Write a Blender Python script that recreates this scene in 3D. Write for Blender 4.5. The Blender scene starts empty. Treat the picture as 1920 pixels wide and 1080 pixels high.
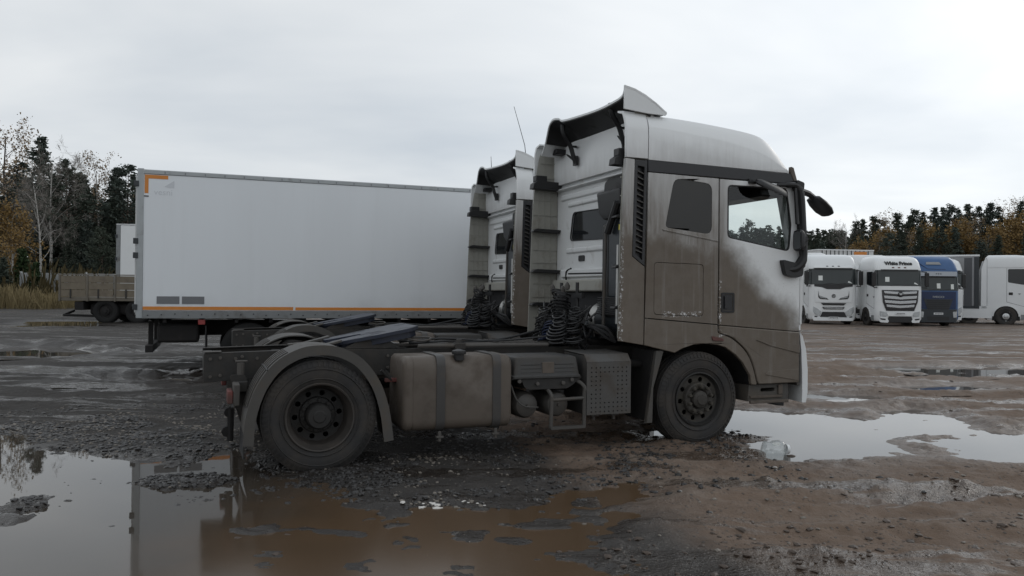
import bpy, bmesh, math, random
import numpy as np
from mathutils import Vector, Matrix
from mathutils.geometry import tessellate_polygon

R = math.radians
scene = bpy.context.scene
COL = scene.collection

# ------------------------------------------------------------------ camera
cam_d = bpy.data.cameras.new('camera')
cam = bpy.data.objects.new('camera', cam_d); COL.objects.link(cam)
cam_d.sensor_width = 36.0
cam_d.lens = 27.80
cam_d.clip_start = 0.05
cam_d.clip_end = 4000
EYE = 1.658
_f = Vector((0, math.cos(0.0076), math.sin(0.0076)))
_q = _f.to_track_quat('-Z', 'Y').to_matrix().to_4x4()
cam.matrix_world = Matrix.Translation((0, 0, EYE)) @ _q @ Matrix.Rotation(0.0108, 4, 'Z')
scene.camera = cam

# ------------------------------------------------------------------ sky, sun, exposure
world = bpy.data.worlds.new('World'); scene.world = world
world.use_nodes = True
wt = world.node_tree; wt.nodes.clear()
SUN_EL, SUN_AZ = R(30), R(58)
wo = wt.nodes.new('ShaderNodeOutputWorld')
wb = wt.nodes.new('ShaderNodeBackground'); wb.inputs['Strength'].default_value = 0.1
sk = wt.nodes.new('ShaderNodeTexSky'); sk.sky_type = 'NISHITA'; sk.sun_disc = False
sk.sun_elevation = SUN_EL; sk.sun_rotation = SUN_AZ
wtc = wt.nodes.new('ShaderNodeTexCoord')
# cloud deck: project the view direction on a flat layer so clouds get thinner towards the horizon
wsep = wt.nodes.new('ShaderNodeSeparateXYZ'); wt.links.new(wtc.outputs['Generated'], wsep.inputs[0])
wz = wt.nodes.new('ShaderNodeMath'); wz.operation = 'MAXIMUM'; wz.inputs[1].default_value = 0.0
wt.links.new(wsep.outputs['Z'], wz.inputs[0])
wz2 = wt.nodes.new('ShaderNodeMath'); wz2.operation = 'ADD'; wz2.inputs[1].default_value = 0.22
wt.links.new(wz.outputs[0], wz2.inputs[0])
wdv = wt.nodes.new('ShaderNodeVectorMath'); wdv.operation = 'DIVIDE'
wcm = wt.nodes.new('ShaderNodeCombineXYZ')
for i in range(3): wt.links.new(wz2.outputs[0], wcm.inputs[i])
wt.links.new(wtc.outputs['Generated'], wdv.inputs[0]); wt.links.new(wcm.outputs[0], wdv.inputs[1])
wn = wt.nodes.new('ShaderNodeTexNoise'); wn.inputs['Scale'].default_value = 0.85
wn.inputs['Detail'].default_value = 5; wn.inputs['Roughness'].default_value = 0.5
wn.inputs['Distortion'].default_value = 0.25
wmp = wt.nodes.new('ShaderNodeMapping'); wmp.inputs['Scale'].default_value = (0.8, 1.3, 1.0)
wmp.inputs['Location'].default_value = (3.1, 1.7, 0.0)
wt.links.new(wdv.outputs[0], wmp.inputs['Vector']); wt.links.new(wmp.outputs[0], wn.inputs['Vector'])
wr = wt.nodes.new('ShaderNodeValToRGB')
wr.color_ramp.elements[0].position = 0.30; wr.color_ramp.elements[0].color = (5.0, 5.5, 6.05, 1)
wr.color_ramp.elements[1].position = 0.66; wr.color_ramp.elements[1].color = (7.9, 8.1, 8.2, 1)
wt.links.new(wn.outputs['Fac'], wr.inputs[0])
wmx = wt.nodes.new('ShaderNodeMix'); wmx.data_type = 'RGBA'; wmx.inputs['Factor'].default_value = 0.93
# the sun behind the cloud brightens the deck around it
wdt = wt.nodes.new('ShaderNodeVectorMath'); wdt.operation = 'DOT_PRODUCT'
wdt.inputs[1].default_value = (math.sin(SUN_AZ)*math.cos(SUN_EL), math.cos(SUN_AZ)*math.cos(SUN_EL), math.sin(SUN_EL))
wt.links.new(wtc.outputs['Generated'], wdt.inputs[0])
wgl = wt.nodes.new('ShaderNodeMapRange'); wgl.interpolation_type = 'SMOOTHSTEP'
wgl.inputs[1].default_value = 0.35; wgl.inputs[2].default_value = 1.0; wgl.inputs[3].default_value = 1.0; wgl.inputs[4].default_value = 1.30
wt.links.new(wdt.outputs['Value'], wgl.inputs[0])
wgm = wt.nodes.new('ShaderNodeVectorMath'); wgm.operation = 'SCALE'
wt.links.new(wr.outputs[0], wgm.inputs[0]); wt.links.new(wgl.outputs[0], wgm.inputs['Scale'])
wt.links.new(sk.outputs[0], wmx.inputs[6]); wt.links.new(wgm.outputs[0], wmx.inputs[7])
wt.links.new(wmx.outputs[2], wb.inputs['Color']); wt.links.new(wb.outputs[0], wo.inputs['Surface'])

sun_d = bpy.data.lights.new('sun', 'SUN'); sun_d.energy = 0.5; sun_d.angle = R(25); sun_d.color = (1, 0.96, 0.9)
sun = bpy.data.objects.new('sun', sun_d); COL.objects.link(sun)
_d = Vector((math.sin(SUN_AZ)*math.cos(SUN_EL), math.cos(SUN_AZ)*math.cos(SUN_EL), math.sin(SUN_EL)))
sun.rotation_euler = _d.to_track_quat('Z', 'Y').to_euler()
scene.view_settings.view_transform = 'Standard'; scene.view_settings.look = 'None'
scene.view_settings.gamma = 1; scene.view_settings.exposure = 0.12
scene.view_settings.use_curve_mapping = False
scene.render.engine = 'CYCLES'
scene.cycles.max_bounces = 8
scene.cycles.transparent_max_bounces = 16

# ------------------------------------------------------------------ materials
M = {}
class NT:
    def __init__(s, name):
        s.m = bpy.data.materials.new(name); s.m.use_nodes = True
        s.t = s.m.node_tree; s.b = s.t.nodes['Principled BSDF']; s.out = s.t.nodes['Material Output']
        s.tc = s.n('ShaderNodeTexCoord')
    def n(s, k, **kw):
        x = s.t.nodes.new(k)
        for a, v in kw.items(): setattr(x, a, v)
        return x
    def l(s, a, b): s.t.links.new(a, b)
    def setin(s, sock, v):
        if hasattr(v, 'is_output') or isinstance(v, bpy.types.NodeSocket): s.l(v, sock)
        else: sock.default_value = v
    def math(s, op, a, b=0.0, c=0.0, clamp=False):
        x = s.n('ShaderNodeMath', operation=op, use_clamp=clamp)
        s.setin(x.inputs[0], a); s.setin(x.inputs[1], b); s.setin(x.inputs[2], c)
        return x.outputs[0]
    def smooth(s, v, a, b):
        x = s.n('ShaderNodeMapRange', interpolation_type='SMOOTHSTEP')
        s.setin(x.inputs[0], v); x.inputs[1].default_value = a; x.inputs[2].default_value = b
        return x.outputs[0]
    def noise(s, scale, detail=4, rough=0.55, vec=None, stretch=None, dist=0.0):
        x = s.n('ShaderNodeTexNoise'); x.inputs['Scale'].default_value = scale
        x.inputs['Detail'].default_value = detail; x.inputs['Roughness'].default_value = rough
        x.inputs['Distortion'].default_value = dist
        v = vec or s.tc.outputs['Object']
        if stretch:
            mp = s.n('ShaderNodeMapping'); mp.inputs['Scale'].default_value = stretch
            s.l(v, mp.inputs['Vector']); v = mp.outputs[0]
        s.l(v, x.inputs['Vector'])
        return x.outputs['Fac']
    def mix(s, f, a, b):
        x = s.n('ShaderNodeMix', data_type='RGBA')
        s.setin(x.inputs[0], f)
        for i, c in ((6, a), (7, b)):
            if isinstance(c, tuple): x.inputs[i].default_value = (*c[:3], 1)
            else: s.l(c, x.inputs[i])
        return x.outputs[2]
    def bump(s, h, strength=0.3, dist=0.01):
        x = s.n('ShaderNodeBump'); x.inputs['Strength'].default_value = strength
        x.inputs['Distance'].default_value = dist; s.l(h, x.inputs['Height'])
        s.l(x.outputs[0], s.b.inputs['Normal'])
    def set(s, color=None, rough=None, metal=None, spec=None):
        if color is not None:
            if isinstance(color, tuple): s.b.inputs['Base Color'].default_value = (*color[:3], 1)
            else: s.l(color, s.b.inputs['Base Color'])
        if rough is not None: s.setin(s.b.inputs['Roughness'], rough)
        if metal is not None: s.setin(s.b.inputs['Metallic'], metal)
        if spec is not None: s.b.inputs['Specular IOR Level'].default_value = spec
        return s

def simple(name, col, rough=0.5, metal=0.0, var=0.25, scale=6, bump=0.0, bscale=60, dust=0.0, dustcol=(0.12, 0.10, 0.08)):
    k = NT(name)
    f = k.noise(scale, 5)
    a = tuple(c*(1-var) for c in col); b = tuple(min(1, c*(1+var)) for c in col)
    c = k.mix(f, a, b)
    if dust > 0:
        d = k.noise(3.3, 6, 0.65)
        d = k.smooth(d, 0.62-dust*0.5, 0.8-dust*0.35)
        c = k.mix(k.math('MULTIPLY', d, min(1, 0.5+dust*0.5)), c, dustcol)
        k.set(c, k.math('ADD', k.math('MULTIPLY', d, 0.9-rough), rough), metal)
    else:
        rr = k.math('ADD', k.math('MULTIPLY', f, 0.2), max(0.02, rough-0.1))
        k.set(c, rr, metal)
    if bump: k.bump(k.noise(bscale, 4), bump, 0.01)
    M[name] = k.m
    return k.m

DUST = (0.115, 0.093, 0.073)
simple('white_paint', (0.72, 0.735, 0.74), 0.32, var=0.05, scale=3)
simple('white_paint_soiled', (0.62, 0.63, 0.63), 0.42, var=0.07, scale=2.5, dust=0.12, dustcol=(0.3, 0.28, 0.25))
simple('inner_fairing_plastic', (0.30, 0.295, 0.265), 0.6, var=0.12, scale=5, dust=0.25, dustcol=(0.2, 0.18, 0.15))
simple('black_plastic', (0.014, 0.014, 0.015), 0.5, var=0.2, dust=0.1, dustcol=(0.05, 0.045, 0.04))
simple('black_gloss', (0.012, 0.012, 0.013), 0.18, var=0.1)
simple('belt_black', (0.018, 0.018, 0.020), 0.4, var=0.15, dust=0.08, dustcol=(0.06, 0.055, 0.05))
simple('dusty_chassis', (0.022, 0.021, 0.020), 0.7, var=0.35, scale=9, dust=0.4, dustcol=(0.055, 0.048, 0.042), bump=0.15)
simple('dark_under', (0.012, 0.011, 0.011), 0.85, var=0.3, scale=9, dust=0.2, dustcol=(0.035, 0.03, 0.027))
simple('dusty_metal', (0.072, 0.066, 0.060), 0.62, var=0.22, scale=4, dust=0.3, dustcol=(0.085, 0.071, 0.058), bump=0.06, bscale=90)
simple('battery_plastic', (0.042, 0.041, 0.040), 0.55, var=0.25, scale=5, dust=0.35, dustcol=(0.07, 0.062, 0.054))
simple('perforated_steel', (0.085, 0.083, 0.080), 0.48, 0.3, var=0.2, scale=4, dust=0.35, dustcol=(0.088, 0.073, 0.060))
simple('tank_metal', (0.102, 0.083, 0.067), 0.5, var=0.18, scale=2.2, dust=0.4, dustcol=(0.082, 0.067, 0.055), bump=0.04, bscale=120)
simple('strap_metal', (0.05, 0.047, 0.045), 0.5, var=0.15, scale=5, dust=0.2, dustcol=DUST)
simple('mudguard_plastic', (0.062, 0.058, 0.053), 0.6, var=0.2, scale=4, dust=0.3, dustcol=(0.098, 0.082, 0.066))
simple('rubber', (0.022, 0.021, 0.021), 0.72, var=0.3, scale=8, dust=0.45, dustcol=(0.058, 0.050, 0.043), bump=0.12, bscale=50)
simple('rim_rusty', (0.040, 0.035, 0.031), 0.62, 0.1, var=0.35, scale=7, dust=0.3, dustcol=(0.070, 0.055, 0.044))
simple('rim_dark', (0.020, 0.019, 0.018), 0.65, 0.1, var=0.35, scale=10, dust=0.25, dustcol=(0.042, 0.037, 0.033))
simple('hub_mud', (0.042, 0.038, 0.033), 0.78, var=0.4, scale=9, dust=0.3, dustcol=(0.072, 0.063, 0.046), bump=0.4, bscale=30)
simple('navy_paint', (0.013, 0.018, 0.036), 0.4, var=0.3, dust=0.25, dustcol=(0.042, 0.042, 0.046))
simple('hose_black', (0.012, 0.012, 0.013), 0.42, var=0.3, dust=0.12, dustcol=(0.06, 0.055, 0.05))
simple('hose_blue', (0.010, 0.018, 0.05), 0.4, var=0.25, dust=0.15, dustcol=(0.05, 0.05, 0.06))
simple('steel', (0.42, 0.42, 0.41), 0.35, 0.8, var=0.15)
simple('grey_plate', (0.16, 0.165, 0.175), 0.45, var=0.1)
simple('dark_slate', (0.022, 0.027, 0.032), 0.35, var=0.2, dust=0.12, dustcol=(0.06, 0.055, 0.05))
simple('red_lens', (0.16, 0.03, 0.026), 0.35, var=0.25, dust=0.6, dustcol=(0.085, 0.06, 0.052))
simple('red_bright', (0.26, 0.035, 0.033), 0.35, var=0.1)
simple('yellow_tag', (0.6, 0.5, 0.05), 0.5, var=0.1)
simple('orange_tape', (0.62, 0.22, 0.035), 0.45, var=0.14, scale=12, dust=0.1, dustcol=(0.2, 0.14, 0.1))
simple('alu_profile', (0.36, 0.38, 0.39), 0.45, 0.35, var=0.12, dust=0.15, dustcol=(0.2, 0.19, 0.17))
simple('trailer_frame_grey', (0.21, 0.22, 0.225), 0.5, 0.1, var=0.15, dust=0.25, dustcol=(0.12, 0.11, 0.1))
simple('board_wood', (0.16, 0.135, 0.10), 0.75, var=0.25, scale=5, dust=0.3, dustcol=(0.12, 0.1, 0.08), bump=0.2)
simple('board_frame', (0.13, 0.115, 0.092), 0.65, var=0.2, dust=0.25, dustcol=(0.11, 0.095, 0.078))
simple('concrete', (0.33, 0.34, 0.34), 0.85, var=0.15, bump=0.3, bscale=20)
simple('blue_paint', (0.03, 0.09, 0.22), 0.35, var=0.12)
simple('blue_dark', (0.008, 0.022, 0.075), 0.4, var=0.15)
simple('chrome', (0.5, 0.51, 0.52), 0.25, 0.9, var=0.1)
simple('headlight', (0.45, 0.47, 0.48), 0.15, 0.3, var=0.3, scale=14)
simple('curtain_grey', (0.26, 0.265, 0.275), 0.5, var=0.1, scale=2)
simple('curtain_dark', (0.07, 0.073, 0.08), 0.5, var=0.1, scale=2)
simple('paper', (0.72, 0.75, 0.73), 0.7, var=0.08, scale=30)
simple('plate_white', (0.68, 0.69, 0.7), 0.5, var=0.04)
simple('letter_black', (0.02, 0.02, 0.02), 0.5, var=0.05)
simple('letter_grey', (0.60, 0.62, 0.65), 0.5, var=0.03)
simple('letter_silver', (0.3, 0.32, 0.35), 0.3, 0.6, var=0.05)
simple('seat_fabric', (0.02, 0.02, 0.022), 0.8, var=0.2)
simple('bark_pine', (0.12, 0.092, 0.072), 0.9, var=0.35, scale=3)
simple('bark_dark', (0.045, 0.038, 0.032), 0.9, var=0.3, scale=3)
simple('stone_grey', (0.030, 0.028, 0.027), 0.42, var=0.7, scale=3.1)
simple('stone_pale', (0.15, 0.132, 0.112), 0.6, var=0.6, scale=2.1)
simple('mud_clod', (0.05, 0.034, 0.024), 0.6, var=0.4, scale=3)
simple('litter_white', (0.55, 0.53, 0.5), 0.7, var=0.3, scale=20)
simple('dry_grass', (0.16, 0.125, 0.06), 0.9, var=0.45, scale=0.7)
simple('shrub_brown', (0.07, 0.045, 0.03), 0.9, var=0.4, scale=2)

simple('tyre_painted_shade', (0.009, 0.009, 0.009), 0.9, var=0.3)  # rubber blackened: shade under the truck bodies painted into the tyre colour
def foliage(name, dark, light, scale=1.2):
    k = NT(name)
    oi = k.n('ShaderNodeObjectInfo')
    f = k.noise(scale, 3, 0.6)
    f = k.math('ADD', k.math('MULTIPLY', f, 0.8), k.math('MULTIPLY', oi.outputs['Random'], 0.3), clamp=True)
    k.set(k.mix(f, dark, light), 0.85, 0, 0.2)
    M[name] = k.m
foliage('needles_dark', (0.034, 0.043, 0.036), (0.075, 0.090, 0.066))  # needle colour lightened to stand in for distance haze
foliage('needles_blue', (0.040, 0.052, 0.047), (0.085, 0.104, 0.086))  # paler and bluer, distance haze put into the needle colour
foliage('needles_green', (0.018, 0.034, 0.014), (0.04, 0.062, 0.024))
foliage('leaves_orange', (0.13, 0.085, 0.034), (0.26, 0.17, 0.066), 0.9)
foliage('leaves_tan', (0.15, 0.11, 0.072), (0.29, 0.22, 0.145), 0.9)
foliage('twigs_grey', (0.14, 0.125, 0.112), (0.25, 0.23, 0.21), 0.9)
foliage('shrub_mix', (0.03, 0.027, 0.014), (0.085, 0.066, 0.03), 2.0)
k = NT('birch_bark')
f = k.smooth(k.noise(1.6, 4, 0.7, stretch=(1, 1, 5)), 0.55, 0.62)
k.set(k.mix(f, (0.36, 0.35, 0.33), (0.05, 0.045, 0.04)), 0.8); M['birch_bark'] = k.m

# dusty cab paint: real road dust lies on the lower and rear part of the cab side
def cab_paint(name, thin_rear, thin_front, roof=False):
    k = NT(name)
    s = k.n('ShaderNodeSeparateXYZ'); k.l(k.tc.outputs['Object'], s.inputs[0])
    x = k.math('ADD', s.outputs['X'], 2.0); z = s.outputs['Z']
    n1 = k.noise(1.7, 5, 0.6); n2 = k.noise(7, 6, 0.7)
    streak = k.noise(5, 5, 0.65, stretch=(3.0, 3.0, 0.35))
    if roof:
        d = k.math('SUBTRACT', 3.47, z)
        d = k.math('ADD', d, k.math('MULTIPLY', k.math('SUBTRACT', streak, 0.5), 0.28))
        d = k.math('ADD', d, k.math('MULTIPLY', k.math('SUBTRACT', n1, 0.5), 0.4))
        m = k.math('MULTIPLY', k.smooth(d, 0.0, 0.55), thin_rear)
    else:
        d = k.math('ADD', k.math('SUBTRACT', z, 2.36), k.math('MULTIPLY', k.math('MAXIMUM', k.math('SUBTRACT', x, 4.36), k.math('MULTIPLY', k.math('SUBTRACT', x, 4.36), 0.12)), 0.9))
        d = k.math('ADD', d, k.math('MULTIPLY', k.math('SUBTRACT', n1, 0.5), 0.75))
        d = k.math('ADD', d, k.math('MULTIPLY', k.math('SUBTRACT', n2, 0.5), 0.22))
        m0 = k.math('SUBTRACT', 1.0, k.smooth(d, -0.28, 0.30))
        rear = k.math('SUBTRACT', 1.0, k.smooth(x, 4.34, 4.7))
        hi = k.math('SUBTRACT', 1.0, k.smooth(z, 2.3, 3.1))
        rear = k.math('MULTIPLY', rear, k.math('ADD', k.math('MULTIPLY', hi, 0.45), 0.66))
        thin = k.math('ADD', k.math('MULTIPLY', rear, thin_rear), thin_front)
        thin = k.math('MULTIPLY', thin, k.math('ADD', k.math('MULTIPLY', streak, 0.9), 0.5))
        low = k.math('SUBTRACT', 1.0, k.smooth(k.math('ADD', z, k.math('MULTIPLY', n2, 0.15)), 1.3, 1.55))
        m = k.math('MAXIMUM', k.math('MAXIMUM', m0, thin), low, clamp=True)
        m = k.math('MULTIPLY', m, k.math('ADD', k.math('MULTIPLY', n2, 0.10), 0.91), clamp=True)
    dust = k.mix(k.noise(3, 6, 0.7), (0.084, 0.064, 0.046), (0.128, 0.101, 0.074))
    if not roof:
        # mud spray thrown off the wheel onto the clean paint, wiped and run marks
        spl = k.noise(46, 3, 0.5); near_ = k.smooth(d, 0.9, 0.0)
        spl = k.smooth(k.math('ADD', spl, k.math('MULTIPLY', near_, 0.07)), 0.70, 0.75)
        m = k.math('MAXIMUM', m, k.math('MULTIPLY', spl, 0.4))
        run = k.smooth(k.noise(14, 4, 0.6, stretch=(1.0, 1.0, 0.05)), 0.56, 0.72)
        m = k.math('MULTIPLY', m, k.math('SUBTRACT', 1.0, k.math('MULTIPLY', run, 0.06)))
    c = k.mix(m, (0.76, 0.775, 0.78), dust)
    if not roof:
        # bare white scratches along the hatch sill, the fairing edge and the door seam
        def win(v, a, b, w): return k.math('MULTIPLY', k.smooth(v, a-w, a), k.math('SUBTRACT', 1.0, k.smooth(v, b, b+w)))
        sc = k.noise(30, 5, 0.75)
        w1 = k.math('MULTIPLY', win(x, 3.66, 4.12, 0.05), win(z, 1.435, 1.475, 0.02))
        w2 = k.math('MULTIPLY', win(x, 3.11, 3.135, 0.012), win(z, 1.25, 2.3, 0.3))
        w3 = k.math('MULTIPLY', win(x, 4.37, 4.395, 0.012), win(z, 1.24, 1.8, 0.08))
        w4 = k.math('MULTIPLY', win(x, 4.38, 4.50, 0.03), win(z, 1.215, 1.235, 0.012))
        ww = k.math('MAXIMUM', k.math('MAXIMUM', w1, w2), k.math('MAXIMUM', w3, w4))
        sc = k.math('MULTIPLY', ww, k.smooth(sc, 0.53, 0.60))
        c = k.mix(sc, c, (0.6, 0.6, 0.6))
    k.set(c, k.math('ADD', k.math('MULTIPLY', m, 0.42), 0.3), 0)
    M[name] = k.m
cab_paint('cab_side_paint', 0.75, 0.06)
cab_paint('cab_roof_paint', 0.42, 0, True)
k = NT('box_panel_paint')
s_ = k.n('ShaderNodeSeparateXYZ'); k.l(k.tc.outputs['Object'], s_.inputs[0])
d_ = k.math('ADD', k.math('SUBTRACT', 1.55, s_.outputs['Z']), k.math('MULTIPLY', k.math('SUBTRACT', k.noise(0.9, 5, 0.6), 0.5), 1.2))
m_ = k.math('MULTIPLY', k.smooth(d_, 0.0, 0.9), 0.45)
runs_ = k.smooth(k.noise(4.5, 5, 0.6, stretch=(1, 1, 0.05)), 0.52, 0.75)
m_ = k.math('ADD', m_, k.math('ADD', k.math('MULTIPLY', k.noise(0.5, 4, 0.6, stretch=(2, 2, 0.4)), 0.16), k.math('MULTIPLY', runs_, 0.035)))
k.set(k.mix(m_, (0.80, 0.83, 0.86), (0.30, 0.30, 0.29)), 0.45); M['box_panel_paint'] = k.m

def glass(name, tint, gloss=0.1):
    k = NT(name)
    tr = k.n('ShaderNodeBsdfTransparent'); tr.inputs[0].default_value = (*tint, 1)
    gl = k.n('ShaderNodeBsdfGlossy'); gl.inputs['Roughness'].default_value = 0.03; gl.inputs[0].default_value = (0.9, 0.9, 0.9, 1)
    lw = k.n('ShaderNodeLayerWeight'); lw.inputs[0].default_value = 0.35
    f = k.math('ADD', k.math('MULTIPLY', k.math('POWER', lw.outputs['Facing'], 3.0), 0.7), gloss*0.5, clamp=True)
    mx = k.n('ShaderNodeMixShader'); k.l(f, mx.inputs[0]); k.l(tr.outputs[0], mx.inputs[1]); k.l(gl.outputs[0], mx.inputs[2])
    k.l(mx.outputs[0], k.out.inputs['Surface']); M[name] = k.m
glass('clear_glass', (0.86, 0.9, 0.89))
glass('dusty_screen_glass', (0.80, 0.84, 0.83))
glass('bottle_plastic', (0.88, 0.9, 0.9), 0.2)
k = NT('dark_glass'); k.set((0.012, 0.014, 0.016), 0.06); M['dark_glass'] = k.m
k = NT('tinted_panel'); k.set(k.mix(k.noise(2, 4), (0.022, 0.022, 0.021), (0.034, 0.033, 0.031)), 0.4); M['tinted_panel'] = k.m
k = NT('screen_glass'); k.set(k.mix(k.noise(0.9, 3), (0.012, 0.016, 0.017), (0.04, 0.05, 0.05)), 0.08); M['screen_glass'] = k.m
k = NT('mirror_glass'); k.set((0.6, 0.62, 0.63), 0.05, 1.0); M['mirror_glass'] = k.m

# ------------------------------------------------------------------ mesh builder
def rnd_poly(pts, r, n=4):
    """round the corners of a 2-D polygon; r is a radius or a list of radii"""
    out = []; N = len(pts)
    for i in range(N):
        p = Vector(pts[i]); a = Vector(pts[i-1]); b = Vector(pts[(i+1) % N])
        rr = r[i] if isinstance(r, (list, tuple)) else r
        if rr <= 0: out.append(tuple(p)); continue
        da, db = (a-p), (b-p)
        t = min(rr, da.length*0.45, db.length*0.45)
        A = p+da.normalized()*t; B = p+db.normalized()*t
        for k in range(n+1):
            u = k/n
            q = A*(1-u)**2+p*(2*u*(1-u))+B*u*u
            out.append(tuple(q))
    return out

def smooth_path(pts, n=6):
    """Catmull-Rom through points (any dimension)"""
    P = [np.array(p, float) for p in pts]; out = []
    for i in range(len(P)-1):
        p0 = P[i-1] if i > 0 else 2*P[0]-P[1]
        p1, p2 = P[i], P[i+1]
        p3 = P[i+2] if i+2 < len(P) else 2*P[-1]-P[-2]
        for k in range(n):
            t = k/n
            out.append(tuple(0.5*((2*p1)+(-p0+p2)*t+(2*p0-5*p1+4*p2-p3)*t*t+(-p0+3*p1-3*p2+p3)*t**3)))
    out.append(tuple(P[-1])); return out

class MB:
    off = Vector((0, 0, 0))
    def __init__(s): s.v = []; s.f = []; s.fm = []; s.mi = 0
    def mat(s, i): s.mi = i; return s
    def add(s, vs, fs):
        b = len(s.v); s.v += [tuple(v) for v in vs]
        for f in fs: s.f.append([b+i for i in f]); s.fm.append(s.mi)
        return s
    def box(s, x0, x1, y0, y1, z0, z1):
        v = [(x, y, z) for x in (x0, x1) for y in (y0, y1) for z in (z0, z1)]
        return s.add(v, [(0, 1, 3, 2), (4, 6, 7, 5), (0, 4, 5, 1), (2, 3, 7, 6), (0, 2, 6, 4), (1, 5, 7, 3)])
    def prism(s, poly, axis, a, b, holes=()):
        loops = [list(poly)]+[list(h) for h in holes]
        def P(p, t):
            return {'x': (t, p[0], p[1]), 'y': (p[0], t, p[1]), 'z': (p[0], p[1], t)}[axis]
        flat = [p for l in loops for p in l]; n = len(flat)
        tris = tessellate_polygon([[Vector((p[0], p[1], 0)) for p in l] for l in loops])
        vs = [P(p, a) for p in flat]+[P(p, b) for p in flat]
        fs = [t for t in tris]+[(t[2]+n, t[1]+n, t[0]+n) for t in tris]
        k = 0
        for l in loops:
            for i in range(len(l)):
                j = (i+1) % len(l); fs.append((k+i, k+j, k+j+n, k+i+n))
            k += len(l)
        return s.add(vs, fs)
    def tube(s, path, r, n=8, closed=False, cap=True):
        P = [Vector(p) for p in path]; N = len(P); vs = []; fs = []
        up = None
        for i in range(N):
            if closed: t = P[(i+1) % N]-P[i-1]
            else: t = P[min(i+1, N-1)]-P[max(i-1, 0)]
            t.normalize()
            if up is None:
                up = Vector((0, 0, 1)) if abs(t.z) < 0.9 else Vector((1, 0, 0))
            a = t.cross(up); a.normalize(); b = a.cross(t); up = b
            rr = r[i] if isinstance(r, (list, tuple)) else r
            for k in range(n):
                q = 2*math.pi*k/n
                vs.append(P[i]+a*math.cos(q)*rr+b*math.sin(q)*rr)
        for i in range(N if closed else N-1):
            j = (i+1) % N
            for k in range(n):
                l = (k+1) % n
                fs.append((i*n+k, i*n+l, j*n+l, j*n+k))
        if cap and not closed:
            fs.append(tuple(range(n))[::-1]); fs.append(tuple((N-1)*n+k for k in range(n)))
        return s.add(vs, fs)
    def lathe(s, prof, axis, c, n=32, closed=False):
        """prof: (radius, position along axis)"""
        vs = []; fs = []; m = len(prof); c = Vector(c)
        for k in range(n):
            q = 2*math.pi*k/n; cs, sn = math.cos(q), math.sin(q)
            for r, t in prof:
                vs.append(c+Vector({'y': (r*cs, t, r*sn), 'x': (t, r*cs, r*sn), 'z': (r*cs, r*sn, t)}[axis]))
        for k in range(n):
            l = (k+1) % n
            for i in range(m if closed else m-1):
                j = (i+1) % m
                fs.append((k*m+i, k*m+j, l*m+j, l*m+i))
        return s.add(vs, fs)
    def loft(s, secs, cap=True, loop=True):
        n = len(secs[0]); vs = [p for q in secs for p in q]; fs = []
        for i in range(len(secs)-1):
            for k in range(n if loop else n-1):
                l = (k+1) % n
                fs.append((i*n+k, i*n+l, (i+1)*n+l, (i+1)*n+k))
        if cap:
            fs.append(tuple(range(n))[::-1]); fs.append(tuple((len(secs)-1)*n+k for k in range(n)))
        return s.add(vs, fs)
    def build(s, name, mats, parent=None, smooth=35, bevel=0.0, off=None, fn=None, recalc=True):
        me = bpy.data.meshes.new(name)
        o = s.off if off is None else Vector(off)
        vs = [(v[0]+o.x, v[1]+o.y, v[2]+o.z) for v in s.v]
        if fn: vs = [fn(v) for v in vs]
        me.from_pydata(vs, [], s.f)
        me.polygons.foreach_set('material_index', s.fm)
        if recalc:
            bm = bmesh.new(); bm.from_mesh(me)
            bmesh.ops.remove_doubles(bm, verts=bm.verts, dist=1e-5)
            bmesh.ops.recalc_face_normals(bm, faces=bm.faces)
            bm.to_mesh(me); bm.free()
        for m in (mats if isinstance(mats, (list, tuple)) else [mats]): me.materials.append(M[m])
        if smooth:
            me.polygons.foreach_set('use_smooth', [True]*len(me.polygons))
            me.set_sharp_from_angle(angle=R(smooth))
        ob = bpy.data.objects.new(name, me); COL.objects.link(ob)
        if parent: ob.parent = parent
        if bevel:
            b = ob.modifiers.new('edge', 'BEVEL'); b.width = bevel; b.segments = 2
            b.limit_method = 'ANGLE'; b.angle_limit = R(40); b.harden_normals = False
        return ob

def thing(name, label, cat, loc=(0, 0, 0), rz=0, group=None):
    o = bpy.data.objects.new(name, None); COL.objects.link(o); o.empty_display_size = 0.3
    o.location = loc; o.rotation_euler = (0, 0, rz)
    return tag(o, label, cat, group)
def tag(o, label=None, cat=None, group=None, kind=None):
    if label: o['label'] = label
    if cat: o['category'] = cat
    if group: o['group'] = group
    if kind: o['kind'] = kind
    return o
def dup(root, loc, rz, label, group=None):
    r = root.copy(); COL.objects.link(r); r.location = loc; r.rotation_euler = (0, 0, rz)
    r['label'] = label
    if group: r['group'] = group
    for ch in list(root.children):
        c = ch.copy(); COL.objects.link(c); c.parent = r
        for g in list(ch.children):
            d = g.copy(); COL.objects.link(d); d.parent = c
    return r
def inst(src, parent, loc, rot=(0, 0, 0), scl=(1, 1, 1)):
    c = src.copy(); COL.objects.link(c); c.parent = parent; c.location = loc; c.rotation_euler = rot; c.scale = scl
    return c
def circ(cx, cy, r, n=12, a0=0): return [(cx+r*math.cos(a0+2*math.pi*k/n), cy+r*math.sin(a0+2*math.pi*k/n)) for k in range(n)]
def rect(x0, x1, z0, z1): return [(x0, z0), (x1, z0), (x1, z1), (x0, z1)]
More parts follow.
